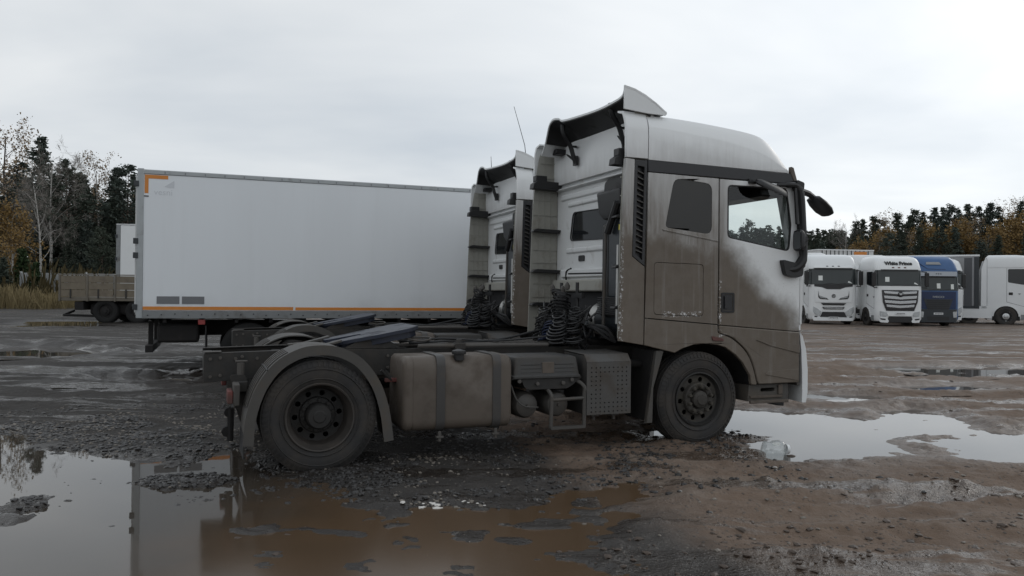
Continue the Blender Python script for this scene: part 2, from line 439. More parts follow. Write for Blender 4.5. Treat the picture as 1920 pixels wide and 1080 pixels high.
def text_mesh(txt, size, name, mat, parent, loc, rot, depth=0.01, bold=0.0, xs=1.0):
    cu = bpy.data.curves.new(name, 'FONT'); cu.body = txt; cu.size = size; cu.extrude = depth; cu.offset = bold
    cu.align_x = 'CENTER'; cu.align_y = 'CENTER'; cu.resolution_u = 3
    t = bpy.data.objects.new(name, cu); COL.objects.link(t)
    bpy.context.view_layer.update()
    me = bpy.data.meshes.new_from_object(t.evaluated_get(bpy.context.evaluated_depsgraph_get()))
    bpy.data.objects.remove(t); bpy.data.curves.remove(cu)
    me.materials.clear(); me.materials.append(M[mat])
    o = bpy.data.objects.new(name, me); COL.objects.link(o); o.parent = parent
    o.location = loc; o.rotation_euler = rot; o.scale = (xs, 1, 1)
    return o
# ------------------------------------------------------------------ ground and water
def _hash(ix, iy, seed):
    h = (ix.astype(np.int64)*374761393+iy.astype(np.int64)*668265263+seed*974634577) & 0x7fffffff
    h = ((h ^ (h >> 13))*1274126177) & 0x7fffffff
    return ((h ^ (h >> 16)) & 0xffff)/65535.0
def vnoise(x, y, seed=0):
    x = np.asarray(x, float); y = np.asarray(y, float)
    ix = np.floor(x); iy = np.floor(y); fx = x-ix; fy = y-iy
    fx = fx*fx*fx*(fx*(fx*6-15)+10); fy = fy*fy*fy*(fy*(fy*6-15)+10)
    a = _hash(ix, iy, seed); b = _hash(ix+1, iy, seed); c = _hash(ix, iy+1, seed); d = _hash(ix+1, iy+1, seed)
    return (a*(1-fx)+b*fx)*(1-fy)+(c*(1-fx)+d*fx)*fy-0.5
def fbm(x, y, oct=4, seed=0, gain=0.5):
    s = 0; a = 1.0
    for i in range(oct):
        s = s+a*vnoise(x*2**i+i*17.3, y*2**i-i*9.1, seed+i); a *= gain
    return s
def sstep(v, a, b):
    t = np.clip((v-a)/(b-a), 0, 1); return t*t*(3-2*t)
def gbase(x, y):
    """slow rise of the yard away from the camera"""
    x = np.asarray(x, float); y = np.asarray(y, float)
    return (0.36-0.16*sstep(x, -4, 8))*sstep(y, 9.5, 20.0)+0.5*sstep(y, 45, 62)*sstep(x, -5, 10)
def gz(x, y): return float(gbase(x, y))

PUDDLES = {  # outlines on the ground, metres
 'muddy': [(-7.34, 9.42), (-5.85, 9.08), (-5.02, 8.31), (-4.45, 8.0), (-3.63, 7.64), (-3.17, 7.52), (-2.93, 7.63), (-2.86, 8.23), (-2.6, 7.7), (-2.2, 7.25), (-1.86, 6.98), (-1.4, 6.45), (-1.04, 6.1), (-0.42, 6.0), (0.19, 6.38), (0.7, 6.78), (1.15, 7.01), (1.01, 6.38), (0.67, 5.71), (0.52, 4.68), (0.38, 3.2), (-3, 2.4), (-9, 3.0), (-10, 8)],
 'bright': [(2.54, 8.73), (2.79, 8.07), (3.13, 7.88), (3.6, 8.19), (4.06, 8.49), (4.27, 8.44), (4.38, 9.22), (4.68, 9.37), (5.28, 9.55), (5.87, 9.76), (6.15, 10.68), (6.17, 11.29), (5.98, 11.85), (5.47, 11.6), (4.51, 10.57), (3.97, 10.32), (3.47, 10.04), (3.0, 9.41)],
 'right': [(4.85, 9.1), (5.4, 9.55), (6.0, 9.85), (7.6, 10.1), (8.2, 8.6), (6.4, 7.9), (5.54, 7.95), (5.25, 8.09), (4.77, 8.28)],
 'wheel': [(3.3, 11.5), (3.99, 11.4), (4.4, 11.1), (4.3, 10.5), (3.75, 10.2), (3.0, 9.8), (2.2, 9.8), (2.4, 10.8)],
 'gap': [(1.66, 9.9), (1.9, 9.75), (1.92, 9.25), (1.60, 9.15), (1.45, 9.5)],
 'front': [(4.6, 13.6), (5.09, 13.33), (5.75, 13.2), (5.85, 12.6), (5.2, 12.3), (4.5, 12.6)],
 'far_strip': [(-19.88, 32.5), (-15.94, 31.6), (-14.0, 28.0), (-16.48, 26.8)],
 'far_pool': [(-14.5, 18.8), (-11.05, 19.56), (-9.26, 18.4), (-8.6, 16.9), (-10.66, 16.4), (-13.0, 16.2)],
 'box_line': [(-8.6, 18.1), (-6.6, 18.4), (-6.4, 17.4), (-8.3, 17.1)],
 'far_right': [(8.0, 17.4), (11.69, 18.2), (14.0, 17.6), (13.0, 16.1), (8.3, 15.9)],
 'far_right_small': [(6.8, 14.3), (8.4, 14.6), (8.6, 14.0), (7.2, 13.7)],
 'mid_left': [(-7.6, 14.2), (-5.6, 14.5), (-5.2, 13.6), (-7.2, 13.2)],
}
def sdist(poly, x, y):
    """signed distance, negative inside"""
    P = np.array(poly); d = np.full(x.shape, 1e9); ins = np.zeros(x.shape, bool)
    for i in range(len(P)):
        a = P[i-1]; b = P[i]; e = b-a
        t = np.clip(((x-a[0])*e[0]+(y-a[1])*e[1])/(e@e), 0, 1)
        d = np.minimum(d, np.hypot(x-a[0]-t*e[0], y-a[1]-t*e[1]))
        c = ((a[1] > y) != (b[1] > y)) & (x < (b[0]-a[0])*(y-a[1])/(b[1]-a[1]+1e-12)+a[0])
        ins ^= c
    return np.where(ins, -d, d)
LEVEL = {k: min(gz(p[0], p[1]-0.3) for p in v) for k, v in PUDDLES.items()}
for k in ('muddy', 'bright', 'right', 'gap', 'wheel'): LEVEL[k] = 0.0

def axis_steps(lo, hi, fine_lo, fine_hi, d, g):
    a = list(np.arange(fine_lo, fine_hi+d/2, d))
    s = d; x = a[-1]
    while x < hi: s = s*g; x += s; a.append(x)
    s = d; x = a[0]; pre = []
    while x > lo: s = s*g; x -= s; pre.append(x)
    return np.array(pre[::-1]+a)
gx = axis_steps(-900, 900, -6.4, 7.0, 0.034, 1.042)
gy = axis_steps(-120, 1200, 4.0, 13.0, 0.034, 1.036)
X, Y = np.meshgrid(gx, gy)
near = np.clip(1.2-np.hypot(X, Y-9)/60, 0.0, 1)
# clumpy mud, ruts (long along the trucks' lane direction), gravel grain
ca, sa = math.cos(0.12), math.sin(0.12)
U = ca*X+sa*Y; V = -sa*X+ca*Y
mudside = sstep(X+0.35*(Y-6)+0.7*fbm(X*0.5, Y*0.5, 3, 71), 0.2, 1.6)            # 0 gravel on the left, 1 brown mud on the right
farw = sstep(Y, 12, 22)
h = 0.020*fbm(X*0.45, Y*0.45, 4, 1)+0.030*fbm(X*1.3, Y*1.3, 4, 5)+0.016*fbm(X*5, Y*5, 3, 9)
h += mudside*(0.036*fbm(U*0.9, V*3.4, 4, 21)+0.022*np.maximum(0, fbm(X*6.5, Y*6.5, 3, 23)-0.12)*2.2)
h += (1-mudside)*(0.012*fbm(X*11, Y*11, 2, 31))
h += 0.05*farw*fbm(U*0.25, V*1.1, 4, 41)
c2, s2 = math.cos(-0.6), math.sin(-0.6); U2 = c2*X+s2*Y; V2 = -s2*X+c2*Y
h += mudside*0.030*fbm(U2*0.9, V2*6.0, 3, 45)*sstep(9.5-Y, 0, 2)+mudside*0.012*fbm(X*13, Y*13, 2, 46)
# tread pattern of tyre ruts through the mud on the right
for (c0, wd, sl) in ((6.25, 0.16, 0.22), (5.35, 0.18, 0.05), (15.2, 0.3, 0.10), (16.6, 0.3, 0.02), (19.5, 0.35, 0.06), (13.0, 0.25, -0.02)):
    q = (Y-c0-sl*(X-2)-0.25*fbm(X*0.4, Y*0.1, 2, 51))/wd
    prof = np.exp(-q*q)
    tread = 0.5+0.5*np.sin((X*16)+q*1.5)
    h -= prof*(0.030+0.012*tread)*sstep(X, 0.5, 2.0)
    h += 0.022*(np.exp(-(np.abs(q)-1.7)**2*2.5))*sstep(X, 0.5, 2.0)
dirt_rocks = sstep(fbm(X*0.8, Y*0.8, 3, 61), 0.12, 0.35)
h += 0.018*dirt_rocks*np.abs(fbm(X*9, Y*9, 3, 62))*mudside
base = gbase(X, Y)
Hh = base+0.020+h*near
Hh += 0.14*np.exp(-(((X+1.732)/0.5)**2+((Y-7.4)/0.5)**2))*0
WET = np.zeros_like(X)
for name, poly in PUDDLES.items():
    sd = sdist(poly, X, Y)
    sc = 0.30 if Y is None else 1.0
    wob = 0.22*fbm(X*2.2, Y*2.2, 4, 81)+0.10*fbm(X*8, Y*8, 3, 82)
    if name in ('far_strip', 'far_pool', 'box_line', 'far_right', 'mid_left', 'front', 'wheel', 'gap'):
        wob = 0.7*fbm(X*1.0, Y*2.2, 4, 83)+0.25*fbm(X*4, Y*7, 3, 84)
        if name in ('gap', 'front'): wob = 0.5*wob
        if name == 'wheel': wob = 0.35*wob-0.15
    s = sd+wob
    m = sstep(-s, -0.5, 0.30)                   # 1 inside
    lv = LEVEL[name]
    if name in ('bright', 'right'): m = sstep(-s, -0.35, 0.22)
    depth = -0.022+(0.010*fbm(X*7, Y*7, 3, 85) if name == 'muddy' else 0.0)
    rim = 0.016*np.exp(-((s-0.25)/0.25)**2)
    Hh = Hh*(1-m)+(lv+depth+0.35*(Hh-base-0.02))*m+rim*(1-m)
    WET = np.maximum(WET, sstep(-s, -0.9, 0.1))
for (tx_, ty_) in ((-1.80, 7.38), (-1.93, 7.70), (2.03, 8.94), (-2.66, 9.49), (-2.53, 9.16), (1.25, 10.87)):
    q_ = (X-tx_)*math.cos(0.3838)+(Y-ty_)*math.sin(0.3838); w_ = -(X-tx_)*math.sin(0.3838)+(Y-ty_)*math.cos(0.3838)
    Hh += np.exp(-(w_/0.26)**2)*(0.035*np.exp(-((np.abs(q_)-0.30)/0.16)**2)+0.012*np.exp(-(q_/0.25)**2))*(0.7+0.8*fbm(X*5, Y*5, 3, 99))
# gravel islands in the big muddy puddle
isl = sstep(fbm(X*1.1+3.3, Y*1.6, 4, 91)+0.15*fbm(X*7, Y*7, 3, 92), 0.06, 0.22)
isl *= np.exp(-(((X+2.9)/1.35)**2+((Y-6.6-0.28*(X+2.9))/0.40)**2))+np.exp(-(((X+2.75)/0.5)**2+((Y-7.25)/0.35)**2))+1.1*np.exp(-(((X+2.9)/0.55)**2+((Y-5.65)/0.28)**2))+1.2*np.exp(-(((X+4.3)/0.5)**2+((Y-6.9)/0.22)**2))+1.2*np.exp(-(((X+3.7)/0.5)**2+((Y-5.9)/0.25)**2))+np.exp(-(((X+2.75)/0.45)**2+((Y-6.3)/0.3)**2))
spk = sstep(fbm(X*3.4, Y*4.4, 3, 97), 0.22, 0.34)*sstep(X, -2.4, -1.4)*(1-sstep(X, 0.6, 1.2))
isl2 = 0.9*spk+np.exp(-(((X+0.75)/1.5)**2+((Y-5.35+0.1*X)/0.16)**2))*sstep(fbm(X*2.6, Y*3.2, 3, 95), 0.05, 0.3)
Hh += 0.050*np.clip(isl, 0, 1)+0.03*isl2
# tyres stand in slight hollows, their rims pushed up
verts = np.stack([X.ravel(), Y.ravel(), Hh.ravel()], 1)
ny, nx = X.shape
idx = np.arange(nx*ny).reshape(ny, nx)
quads = np.stack([idx[:-1, :-1], idx[:-1, 1:], idx[1:, 1:], idx[1:, :-1]], -1).reshape(-1, 4)
me = bpy.data.meshes.new('ground')
me.vertices.add(len(verts)); me.vertices.foreach_set('co', verts.ravel())
me.loops.add(quads.size); me.loops.foreach_set('vertex_index', quads.ravel().astype(np.int32))
me.polygons.add(len(quads)); me.polygons.foreach_set('loop_start', np.arange(0, quads.size, 4, dtype=np.int32))
me.polygons.foreach_set('loop_total', np.full(len(quads), 4, np.int32))
me.polygons.foreach_set('use_smooth', np.ones(len(quads), bool))
me.update(); me.validate()
at = me.attributes.new('mud', 'FLOAT', 'POINT'); at.data.foreach_set('value', (mudside*(1-0.45*farw)+0.10*farw).ravel().astype(np.float32))
at = me.attributes.new('wet', 'FLOAT', 'POINT'); at.data.foreach_set('value', WET.ravel().astype(np.float32))
ground = bpy.data.objects.new('ground', me); COL.objects.link(ground); ground['kind'] = 'structure'
from mathutils.bvhtree import BVHTree
def ground_z(x, y):
    j = int(np.clip(np.searchsorted(gx, x), 1, nx-1)); i = int(np.clip(np.searchsorted(gy, y), 1, ny-1))
    tx = (x-gx[j-1])/(gx[j]-gx[j-1]); ty = (y-gy[i-1])/(gy[i]-gy[i-1])
    return float((Hh[i-1, j-1]*(1-tx)+Hh[i-1, j]*tx)*(1-ty)+(Hh[i, j-1]*(1-tx)+Hh[i, j]*tx)*ty)

k = NT('yard_ground')
am = k.n('ShaderNodeAttribute', attribute_name='mud'); aw = k.n('ShaderNodeAttribute', attribute_name='wet')
geo = k.n('ShaderNodeNewGeometry'); pos = geo.outputs['Position']
f1 = k.noise(0.55, 6, 0.62, pos); f2 = k.noise(6, 6, 0.7, pos); f3 = k.noise(38, 4, 0.7, pos)
fs = k.noise(0.9, 6, 0.65, pos, stretch=(0.35, 2.2, 1))
grav = k.mix(f2, (0.0100, 0.0088, 0.0077), (0.038, 0.032, 0.027))
mudc = k.mix(f2, (0.082, 0.054, 0.037), (0.172, 0.119, 0.084))
pale = k.mix(f3, (0.115, 0.088, 0.068), (0.215, 0.172, 0.138))
mudc = k.mix(k.math('MULTIPLY', k.smooth(k.math('ADD', fs, k.math('MULTIPLY', f3, 0.25)), 0.6, 0.82), 0.75), mudc, pale)
mm = k.math('ADD', am.outputs['Fac'], k.math('MULTIPLY', k.math('SUBTRACT', f1, 0.5), 0.9), clamp=True)
c = k.mix(k.smooth(mm, 0.2, 0.8), grav, mudc)
vor = k.n('ShaderNodeTexVoronoi'); vor.inputs['Scale'].default_value = 26; k.l(pos, vor.inputs['Vector'])
peb = k.smooth(k.math('SUBTRACT', 1.0, vor.outputs['Distance']), 0.62, 0.8)
vsep = k.n('ShaderNodeSeparateColor'); k.l(vor.outputs['Color'], vsep.inputs[0])
sel = k.smooth(vsep.outputs[0], 0.62, 0.7)
pc = k.mix(vsep.outputs[1], (0.03, 0.028, 0.027), (0.12, 0.105, 0.092))
c = k.mix(k.math('MULTIPLY', k.math('MULTIPLY', peb, sel), 0.75), c, pc)
# wet sheen: shallow films of water between the ridges, drier crests
fw = k.noise(1.3, 5, 0.6, pos, stretch=(0.22, 1.3, 1), dist=0.6)
wetm = k.math('ADD', k.smooth(k.math('ADD', fw, k.math('MULTIPLY', f2, 0.12)), 0.575, 0.655), k.math('MULTIPLY', aw.outputs['Fac'], 0.6), clamp=True)
c = k.mix(k.math('MULTIPLY', wetm, 0.55), c, (0.020, 0.014, 0.010))
rgh = k.math('SUBTRACT', 0.88, k.math('MULTIPLY', wetm, 0.78))
k.set(c, k.math('ADD', rgh, k.math('MULTIPLY', k.math('SUBTRACT', f2, 0.5), 0.3)))
hb = k.math('ADD', k.math('MULTIPLY', f3, 0.6), k.math('ADD', k.math('MULTIPLY', f2, 1.2), k.math('MULTIPLY', k.math('MULTIPLY', peb, sel), 0.5)))
hb = k.math('ADD', hb, k.math('MULTIPLY', k.math('ADD', f1, fs), 2.5))
k.bump(hb, 0.7, 0.035)
me.materials.append(k.m)

k = NT('puddle_water')
n = k.noise(0.7, 4, 0.6)
k.set(k.mix(n, (0.050, 0.036, 0.023), (0.085, 0.056, 0.034)), 0.015); k.b.inputs['IOR'].default_value = 1.33
g_ = k.n('ShaderNodeNewGeometry'); s_ = k.n('ShaderNodeSeparateXYZ'); k.l(g_.outputs['Position'], s_.inputs[0])
silt = k.smooth(k.math('ADD', s_.outputs['X'], k.math('MULTIPLY', k.math('SUBTRACT', n, 0.5), 1.6)), -2.6, -1.2)
k.set(None, k.math('ADD', 0.015, k.math('MULTIPLY', silt, 0.17)))
k.set(k.mix(silt, (0.05, 0.042, 0.034), k.mix(n, (0.060, 0.040, 0.024), (0.098, 0.062, 0.036))))
k.bump(k.noise(14, 2, 0.5), 0.02, 0.004)
M['puddle_water'] = k.m
k = NT('puddle_water_grey')
k.set((0.065, 0.058, 0.052), 0.02); k.b.inputs['IOR'].default_value = 1.33
k.bump(k.noise(10, 2, 0.5), 0.015, 0.004)
M['puddle_water_grey'] = k.m
SHEETS = {k: v for k, v in PUDDLES.items() if k not in ('bright', 'right', 'wheel', 'gap')}
SHEETS['bright'] = [(1.2, 10.3), (1.35, 8.9), (2.2, 8.3), (2.9, 7.95), (4.0, 7.9), (5.0, 7.9), (6.5, 7.6), (8.2, 8.2), (8.2, 10), (6.6, 11.6), (5.9, 12.1), (4.5, 11.9), (3.0, 12.0), (2.0, 11.0)]
for name, poly in SHEETS.items():
    P = np.array(poly); cx, cy = P.mean(0)
    big = []
    for i, p in enumerate(P):                    # grown outline: the shore is where mud breaks the sheet
        e = P[(i+1) % len(P)]-P[i-1]; nn = np.array([e[1], -e[0]])/np.hypot(*e)
        big.append((nn, p))
    area = sum(P[i-1][0]*P[i][1]-P[i][0]*P[i-1][1] for i in range(len(P)))
    sg = 1 if area > 0 else -1
    pts = [tuple(p+sg*nn*(0.30 if name in ('muddy', 'front') else 0.15 if name == 'bright' else 0.8)) for nn, p in big]
    mb = MB(); tr = tessellate_polygon([[Vector((*p, 0)) for p in pts]])
    mb.add([(p[0], p[1], LEVEL[name]) for p in pts], tr)
    # always face up
    o = mb.build('puddle', 'puddle_water' if name == 'muddy' else 'puddle_water_grey', smooth=0, recalc=False)
    if o.data.polygons[0].normal.z < 0: o.data.flip_normals()
    o['kind'] = 'structure'

# loose stones: countless, one scattered mesh per kind
def stone_shapes(rs, n=8):
    out = []
    for i in range(n):
        bm = bmesh.new(); bmesh.ops.create_icosphere(bm, subdivisions=1, radius=1)
        for v in bm.verts: v.co *= 0.7+0.5*rs.rand(); v.co.z *= 0.55
        vs = np.array([v.co[:] for v in bm.verts]); fs = np.array([[v.index for v in f.verts] for f in bm.faces]); bm.free()
        out.append((vs, fs))
    return out
rs = np.random.RandomState(4)
SHAPES = stone_shapes(rs)
def scatter(name, mat, spots, smin, smax, pw=2.5, flat=1.0):
    V = []; F = []; b = 0
    for (x, y) in spots:
        vs, fs = SHAPES[rs.randint(len(SHAPES))]
        s = smin+(smax-smin)*rs.rand()**pw; a = rs.rand()*6.28; c_, s_ = math.cos(a), math.sin(a)
        st = 0.75+0.6*rs.rand()
        w = vs*s; x2 = w[:, 0]*st
        w = np.stack([c_*x2-s_*w[:, 1]+x, s_*x2+c_*w[:, 1]+y, w[:, 2]*flat+ground_z(x, y)+s*0.12], 1)
        V.append(w); F.append(fs+b); b += len(vs)
    V = np.concatenate(V); F = np.concatenate(F)
    m = bpy.data.meshes.new(name); m.from_pydata(V.tolist(), [], F.tolist()); m.materials.append(M[mat])
    o = bpy.data.objects.new(name, m); COL.objects.link(o); o['kind'] = 'stuff'; return o
def blob(n, cx, cy, sx, sy, rot=0.0):
    a = rs.randn(n, 2)*(sx, sy); c_, s_ = math.cos(rot), math.sin(rot)
    return np.stack([cx+c_*a[:, 0]-s_*a[:, 1], cy+s_*a[:, 0]+c_*a[:, 1]], 1)
def clump(spots, scale, thr, seed):
    v = fbm(spots[:, 0]*scale, spots[:, 1]*scale, 3, seed); return spots[v > thr]
gr = np.concatenate([blob(9000, -4.0, 9.3, 1.7, 0.85, 0.1), blob(5000, -1.0, 7.1, 1.7, 0.55, 0.25), blob(2500, -3.0, 6.5, 1.2, 0.4, 0.25), blob(900, 0.4, 8.2, 1.3, 0.6), blob(700, 2.25, 9.3, 0.28, 0.4)])
gr = gr[~((gr[:, 0] > 2.45) & (np.abs(gr[:, 1]-8.4) < 0.45))]
gr = clump(gr, 1.6, -0.12, 7)
tag(scatter('gravel', 'stone_grey', gr, 0.007, 0.034), 'dark wet gravel scattered round the puddle on the left and under the truck', 'gravel')
pa = np.concatenate([blob(3200, -4.2, 9.4, 1.5, 0.8, 0.1), blob(260, -1.1, 7.0, 1.5, 0.5, 0.25), blob(60, -0.6, 6.2, 0.16, 0.06), blob(500, 3.5, 6.0, 2.0, 1.0), blob(150, -0.9, 7.75, 0.3, 0.12)])
pa = clump(pa, 2.1, -0.05, 8)
tag(scatter('pebbles', 'stone_pale', pa, 0.006, 0.026), 'pale pebbles lying loose among the dark gravel and mud', 'gravel')
mu = np.concatenate([blob(1500, 2.6, 5.3, 1.7, 0.35, 0.1), blob(900, 4.6, 6.9, 0.8, 0.35), blob(500, 5.0, 14, 3.0, 2.5), blob(300, 3, 4.8, 1.2, 0.3)])
mu = np.concatenate([clump(mu, 2.6, 0.08, 9), clump(blob(700, -0.4, 5.0, 0.9, 0.5, 0.1), 3.0, 0.12, 19)])
tag(scatter('mud_clods', 'mud_clod', mu, 0.004, 0.034, 3.8, 0.75), 'brown mud clods thrown up along the tyre tracks at the right', 'mud')
li = blob(18, -0.55, 6.17, 0.13, 0.04)
tag(scatter('plaster_rubble', 'litter_white', li, 0.012, 0.045, 1.5, 0.6), 'small heap of broken pale rubble at the edge of the brown puddle', 'rubble')
# ------------------------------------------------------------------ the tractor unit (built once, then copied)
# measured frame: x forward from the rear axle, y across from the near side, z up; the thing's origin is its centre on the ground
W2 = 2.48
TR_OFF = Vector((-2.0, -1.24, 0))
YAW = 0.3838
def truck_world(x, y, tx, ty, yaw): return (tx+math.cos(yaw)*x-math.sin(yaw)*y, ty+math.sin(yaw)*x+math.cos(yaw)*y)
MB.off = TR_OFF
_p = truck_world(2.0, 1.24, -1.732, 7.218, YAW)
truck = thing('tractor_truck', 'large dusty white tractor unit without a trailer, nearest to the camera', 'truck', (_p[0], _p[1], 0.0), YAW, 'tractor units parked side by side')
T = truck
def mir(y): return W2-y

# wheels -------------------------------------------------------------
def tyre_profile(Rr, w, rim):
    h = w/2
    return [(rim, -h*0.82), (rim+0.03, -h*0.92), (rim+(Rr-rim)*0.45, -h), (Rr-0.055, -h*0.97), (Rr-0.018, -h*0.88), (Rr, -h*0.74),
            (Rr, h*0.74), (Rr-0.018, h*0.88), (Rr-0.055, h*0.97), (rim+(Rr-rim)*0.45, h), (rim+0.03, h*0.92), (rim, h*0.82)]
def tyre_mesh(x, y, z, Rr, w, rim):
    mb = MB(); mb.lathe(tyre_profile(Rr, w, rim), 'y', (x, y, z), 56)
    for k in range(4):                                   # tread grooves stand proud as ribs
        yy = y-w*0.30+k*w*0.2
        mb.lathe([(Rr-0.004, yy-0.024), (Rr+0.008, yy-0.022), (Rr+0.008, yy+0.022), (Rr-0.004, yy+0.024)], 'y', (x, 0, z), 56)
    for rr in (rim+0.055, Rr-0.075):                     # raised rings on the sidewall
        for sg in (-1, 1):
            mb.lathe([(rr-0.006, y+sg*w*0.495), (rr, y+sg*(w*0.5+0.006)), (rr+0.006, y+sg*w*0.495)], 'y', (x, 0, z), 56)
    for k in range(64):                                  # shoulder lugs
        q = 2*math.pi*k/64
        for sg in (-1, 1):
            c, s = math.cos(q), math.sin(q); c2, s2 = math.cos(q+0.045), math.sin(q+0.045)
            r0, r1 = Rr-0.05, Rr-0.004; ya, yb = y+sg*w*0.492, y+sg*w*0.40
            v = [(x+r0*c, ya, z+r0*s), (x+r1*c, yb, z+r1*s), (x+r1*c2, yb, z+r1*s2), (x+r0*c2, ya, z+r0*s2)]
            v2 = [(p[0], p[1]+sg*0.007, p[2]) for p in v]
            mb.add(v+v2, [(0, 1, 2, 3), (4, 5, 6, 7), (0, 1, 5, 4), (1, 2, 6, 5), (2, 3, 7, 6), (3, 0, 4, 7)])
    return mb
def disc_with_holes(mb, x, y, z, r0, r1, nh, rh, hr, th=0.012, a0=0.1):
    holes = [circ(x+rh*math.cos(a0+2*math.pi*k/nh), z+rh*math.sin(a0+2*math.pi*k/nh), hr, 10) for k in range(nh)]
    mb.prism(circ(x, z, r1, 40), 'y', y, y+th, holes)
def front_wheel(s):
    y = 0.19 if s == 0 else mir(0.19)
    fl = 1 if s == 0 else -1
    ob = tyre_mesh(4.14, y, 0.513, 0.515, 0.315, 0.292).build('wheel', 'rubber', T)
    yo = y-fl*0.14
    mb = MB(); mb.lathe([(0.30, yo+fl*0.02), (0.300, yo-fl*0.012), (0.287, yo-fl*0.016), (0.278, yo), (0.268, yo+fl*0.03), (0.25, yo+fl*0.04)], 'y', (4.14, 0, 0.513), 48)
    mb.lathe([(0.29, yo+fl*0.1), (0.288, yo+fl*0.26)], 'y', (4.14, 0, 0.513), 48)
    mb.build('rim', 'rim_dark', ob)
    mb = MB(); disc_with_holes(mb, 4.14, yo+fl*0.035, 0.513, 0, 0.262, 10, 0.216, 0.029, fl*0.012)
    mb.lathe([(0.185, yo+fl*0.034), (0.178, yo-fl*0.012), (0.168, yo-fl*0.02), (0.12, yo-fl*0.018), (0.10, yo+fl*0.01)], 'y', (4.14, 0, 0.513), 40)
    mb.build('wheel_disc', 'hub_mud', ob)
    mb = MB(); mb.lathe([(0.098, yo+fl*0.01), (0.092, yo-fl*0.045), (0.06, yo-fl*0.062), (0.055, yo-fl*0.075), (0.0, yo-fl*0.08)], 'y', (4.14, 0, 0.513), 24)
    mb.build('hub', 'hub_mud', ob)
    n0 = None
    for k in range(10):
        q = 0.3+2*math.pi*k/10
        if n0 is None:
            mb = MB(); mb.lathe([(0.022, 0.0), (0.021, -fl*0.03), (0.017, -fl*0.048), (0.0, -fl*0.052)], 'y', (0, 0, 0), 10)
            n0 = mb.build('wheel_nut', 'hub_mud', ob, off=(0, 0, 0)); o = n0
        else: o = inst(n0, ob, (0, 0, 0))
        o.location = Vector((4.14+0.146*math.cos(q), yo-fl*0.016, 0.513+0.146*math.sin(q)))+TR_OFF
    mb = MB(); mb.lathe([(0.26, yo+fl*0.06), (0.26, yo+fl*0.25), (0.0, yo+fl*0.25)], 'y', (4.14, 0, 0.513), 24)
    mb.build('brake_drum', 'dark_under', ob)
def rear_wheel(s):
    fl = 1 if s == 0 else -1
    for k, yy in enumerate((0.17, 0.52)):
        y = yy if s == 0 else mir(yy)
        ob = tyre_mesh(0.0, y, 0.51, 0.517, 0.305, 0.300).build('wheel', 'rubber', T)
        if k: 
            mb = MB(); mb.lathe([(0.30, y-fl*0.13), (0.29, y-fl*0.1), (0.28, y+fl*0.1)], 'y', (0, 0, 0.51), 40); mb.build('rim', 'rim_dark', ob); continue
        yo = y-fl*0.135
        mb = MB(); mb.lathe([(0.310, yo+fl*0.015), (0.318, yo-fl*0.012), (0.310, yo-fl*0.022), (0.298, yo-fl*0.018), (0.292, yo+fl*0.01), (0.268, yo+fl*0.05), (0.262, yo+fl*0.085), (0.256, yo+fl*0.15), (0.245, yo+fl*0.19)], 'y', (0, 0, 0.51), 56)
        mb.build('rim', 'rim_rusty', ob)
        mb = MB(); disc_with_holes(mb, 0, yo+fl*0.19, 0.51, 0, 0.25, 10, 0.205, 0.026, fl*0.012)
        mb.build('wheel_disc', 'rim_dark', ob)
        mb = MB(); mb.lathe([(0.17, yo+fl*0.188), (0.16, yo+fl*0.165), (0.122, yo+fl*0.16), (0.115, yo+fl*0.04), (0.102, yo+fl*0.022), (0.06, yo+fl*0.02), (0.05, yo+fl*0.012), (0.0, yo+fl*0.012)], 'y', (0, 0, 0.51), 32)
        mb.build('hub', 'rim_dark', ob)
        n0 = None
        for q_ in range(10):
            q = 0.2+2*math.pi*q_/10
            if n0 is None:
                mb = MB(); mb.lathe([(0.018, 0.0), (0.017, -fl*0.03), (0.0, -fl*0.032)], 'y', (0, 0, 0), 6)
                n0 = mb.build('wheel_nut', 'rim_dark', ob, off=(0, 0, 0)); o = n0
            else: o = inst(n0, ob, (0, 0, 0))
            o.location = Vector((0.14*math.cos(q), yo+fl*0.165, 0.51+0.14*math.sin(q)))+TR_OFF
        mb = MB(); mb.lathe([(0.24, yo+fl*0.22), (0.24, yo+fl*0.5), (0.0, yo+fl*0.5)], 'y', (0, 0, 0.51), 24)
        mb.build('brake_drum', 'dark_under', ob)
for s in (0, 1): front_wheel(s); rear_wheel(s)

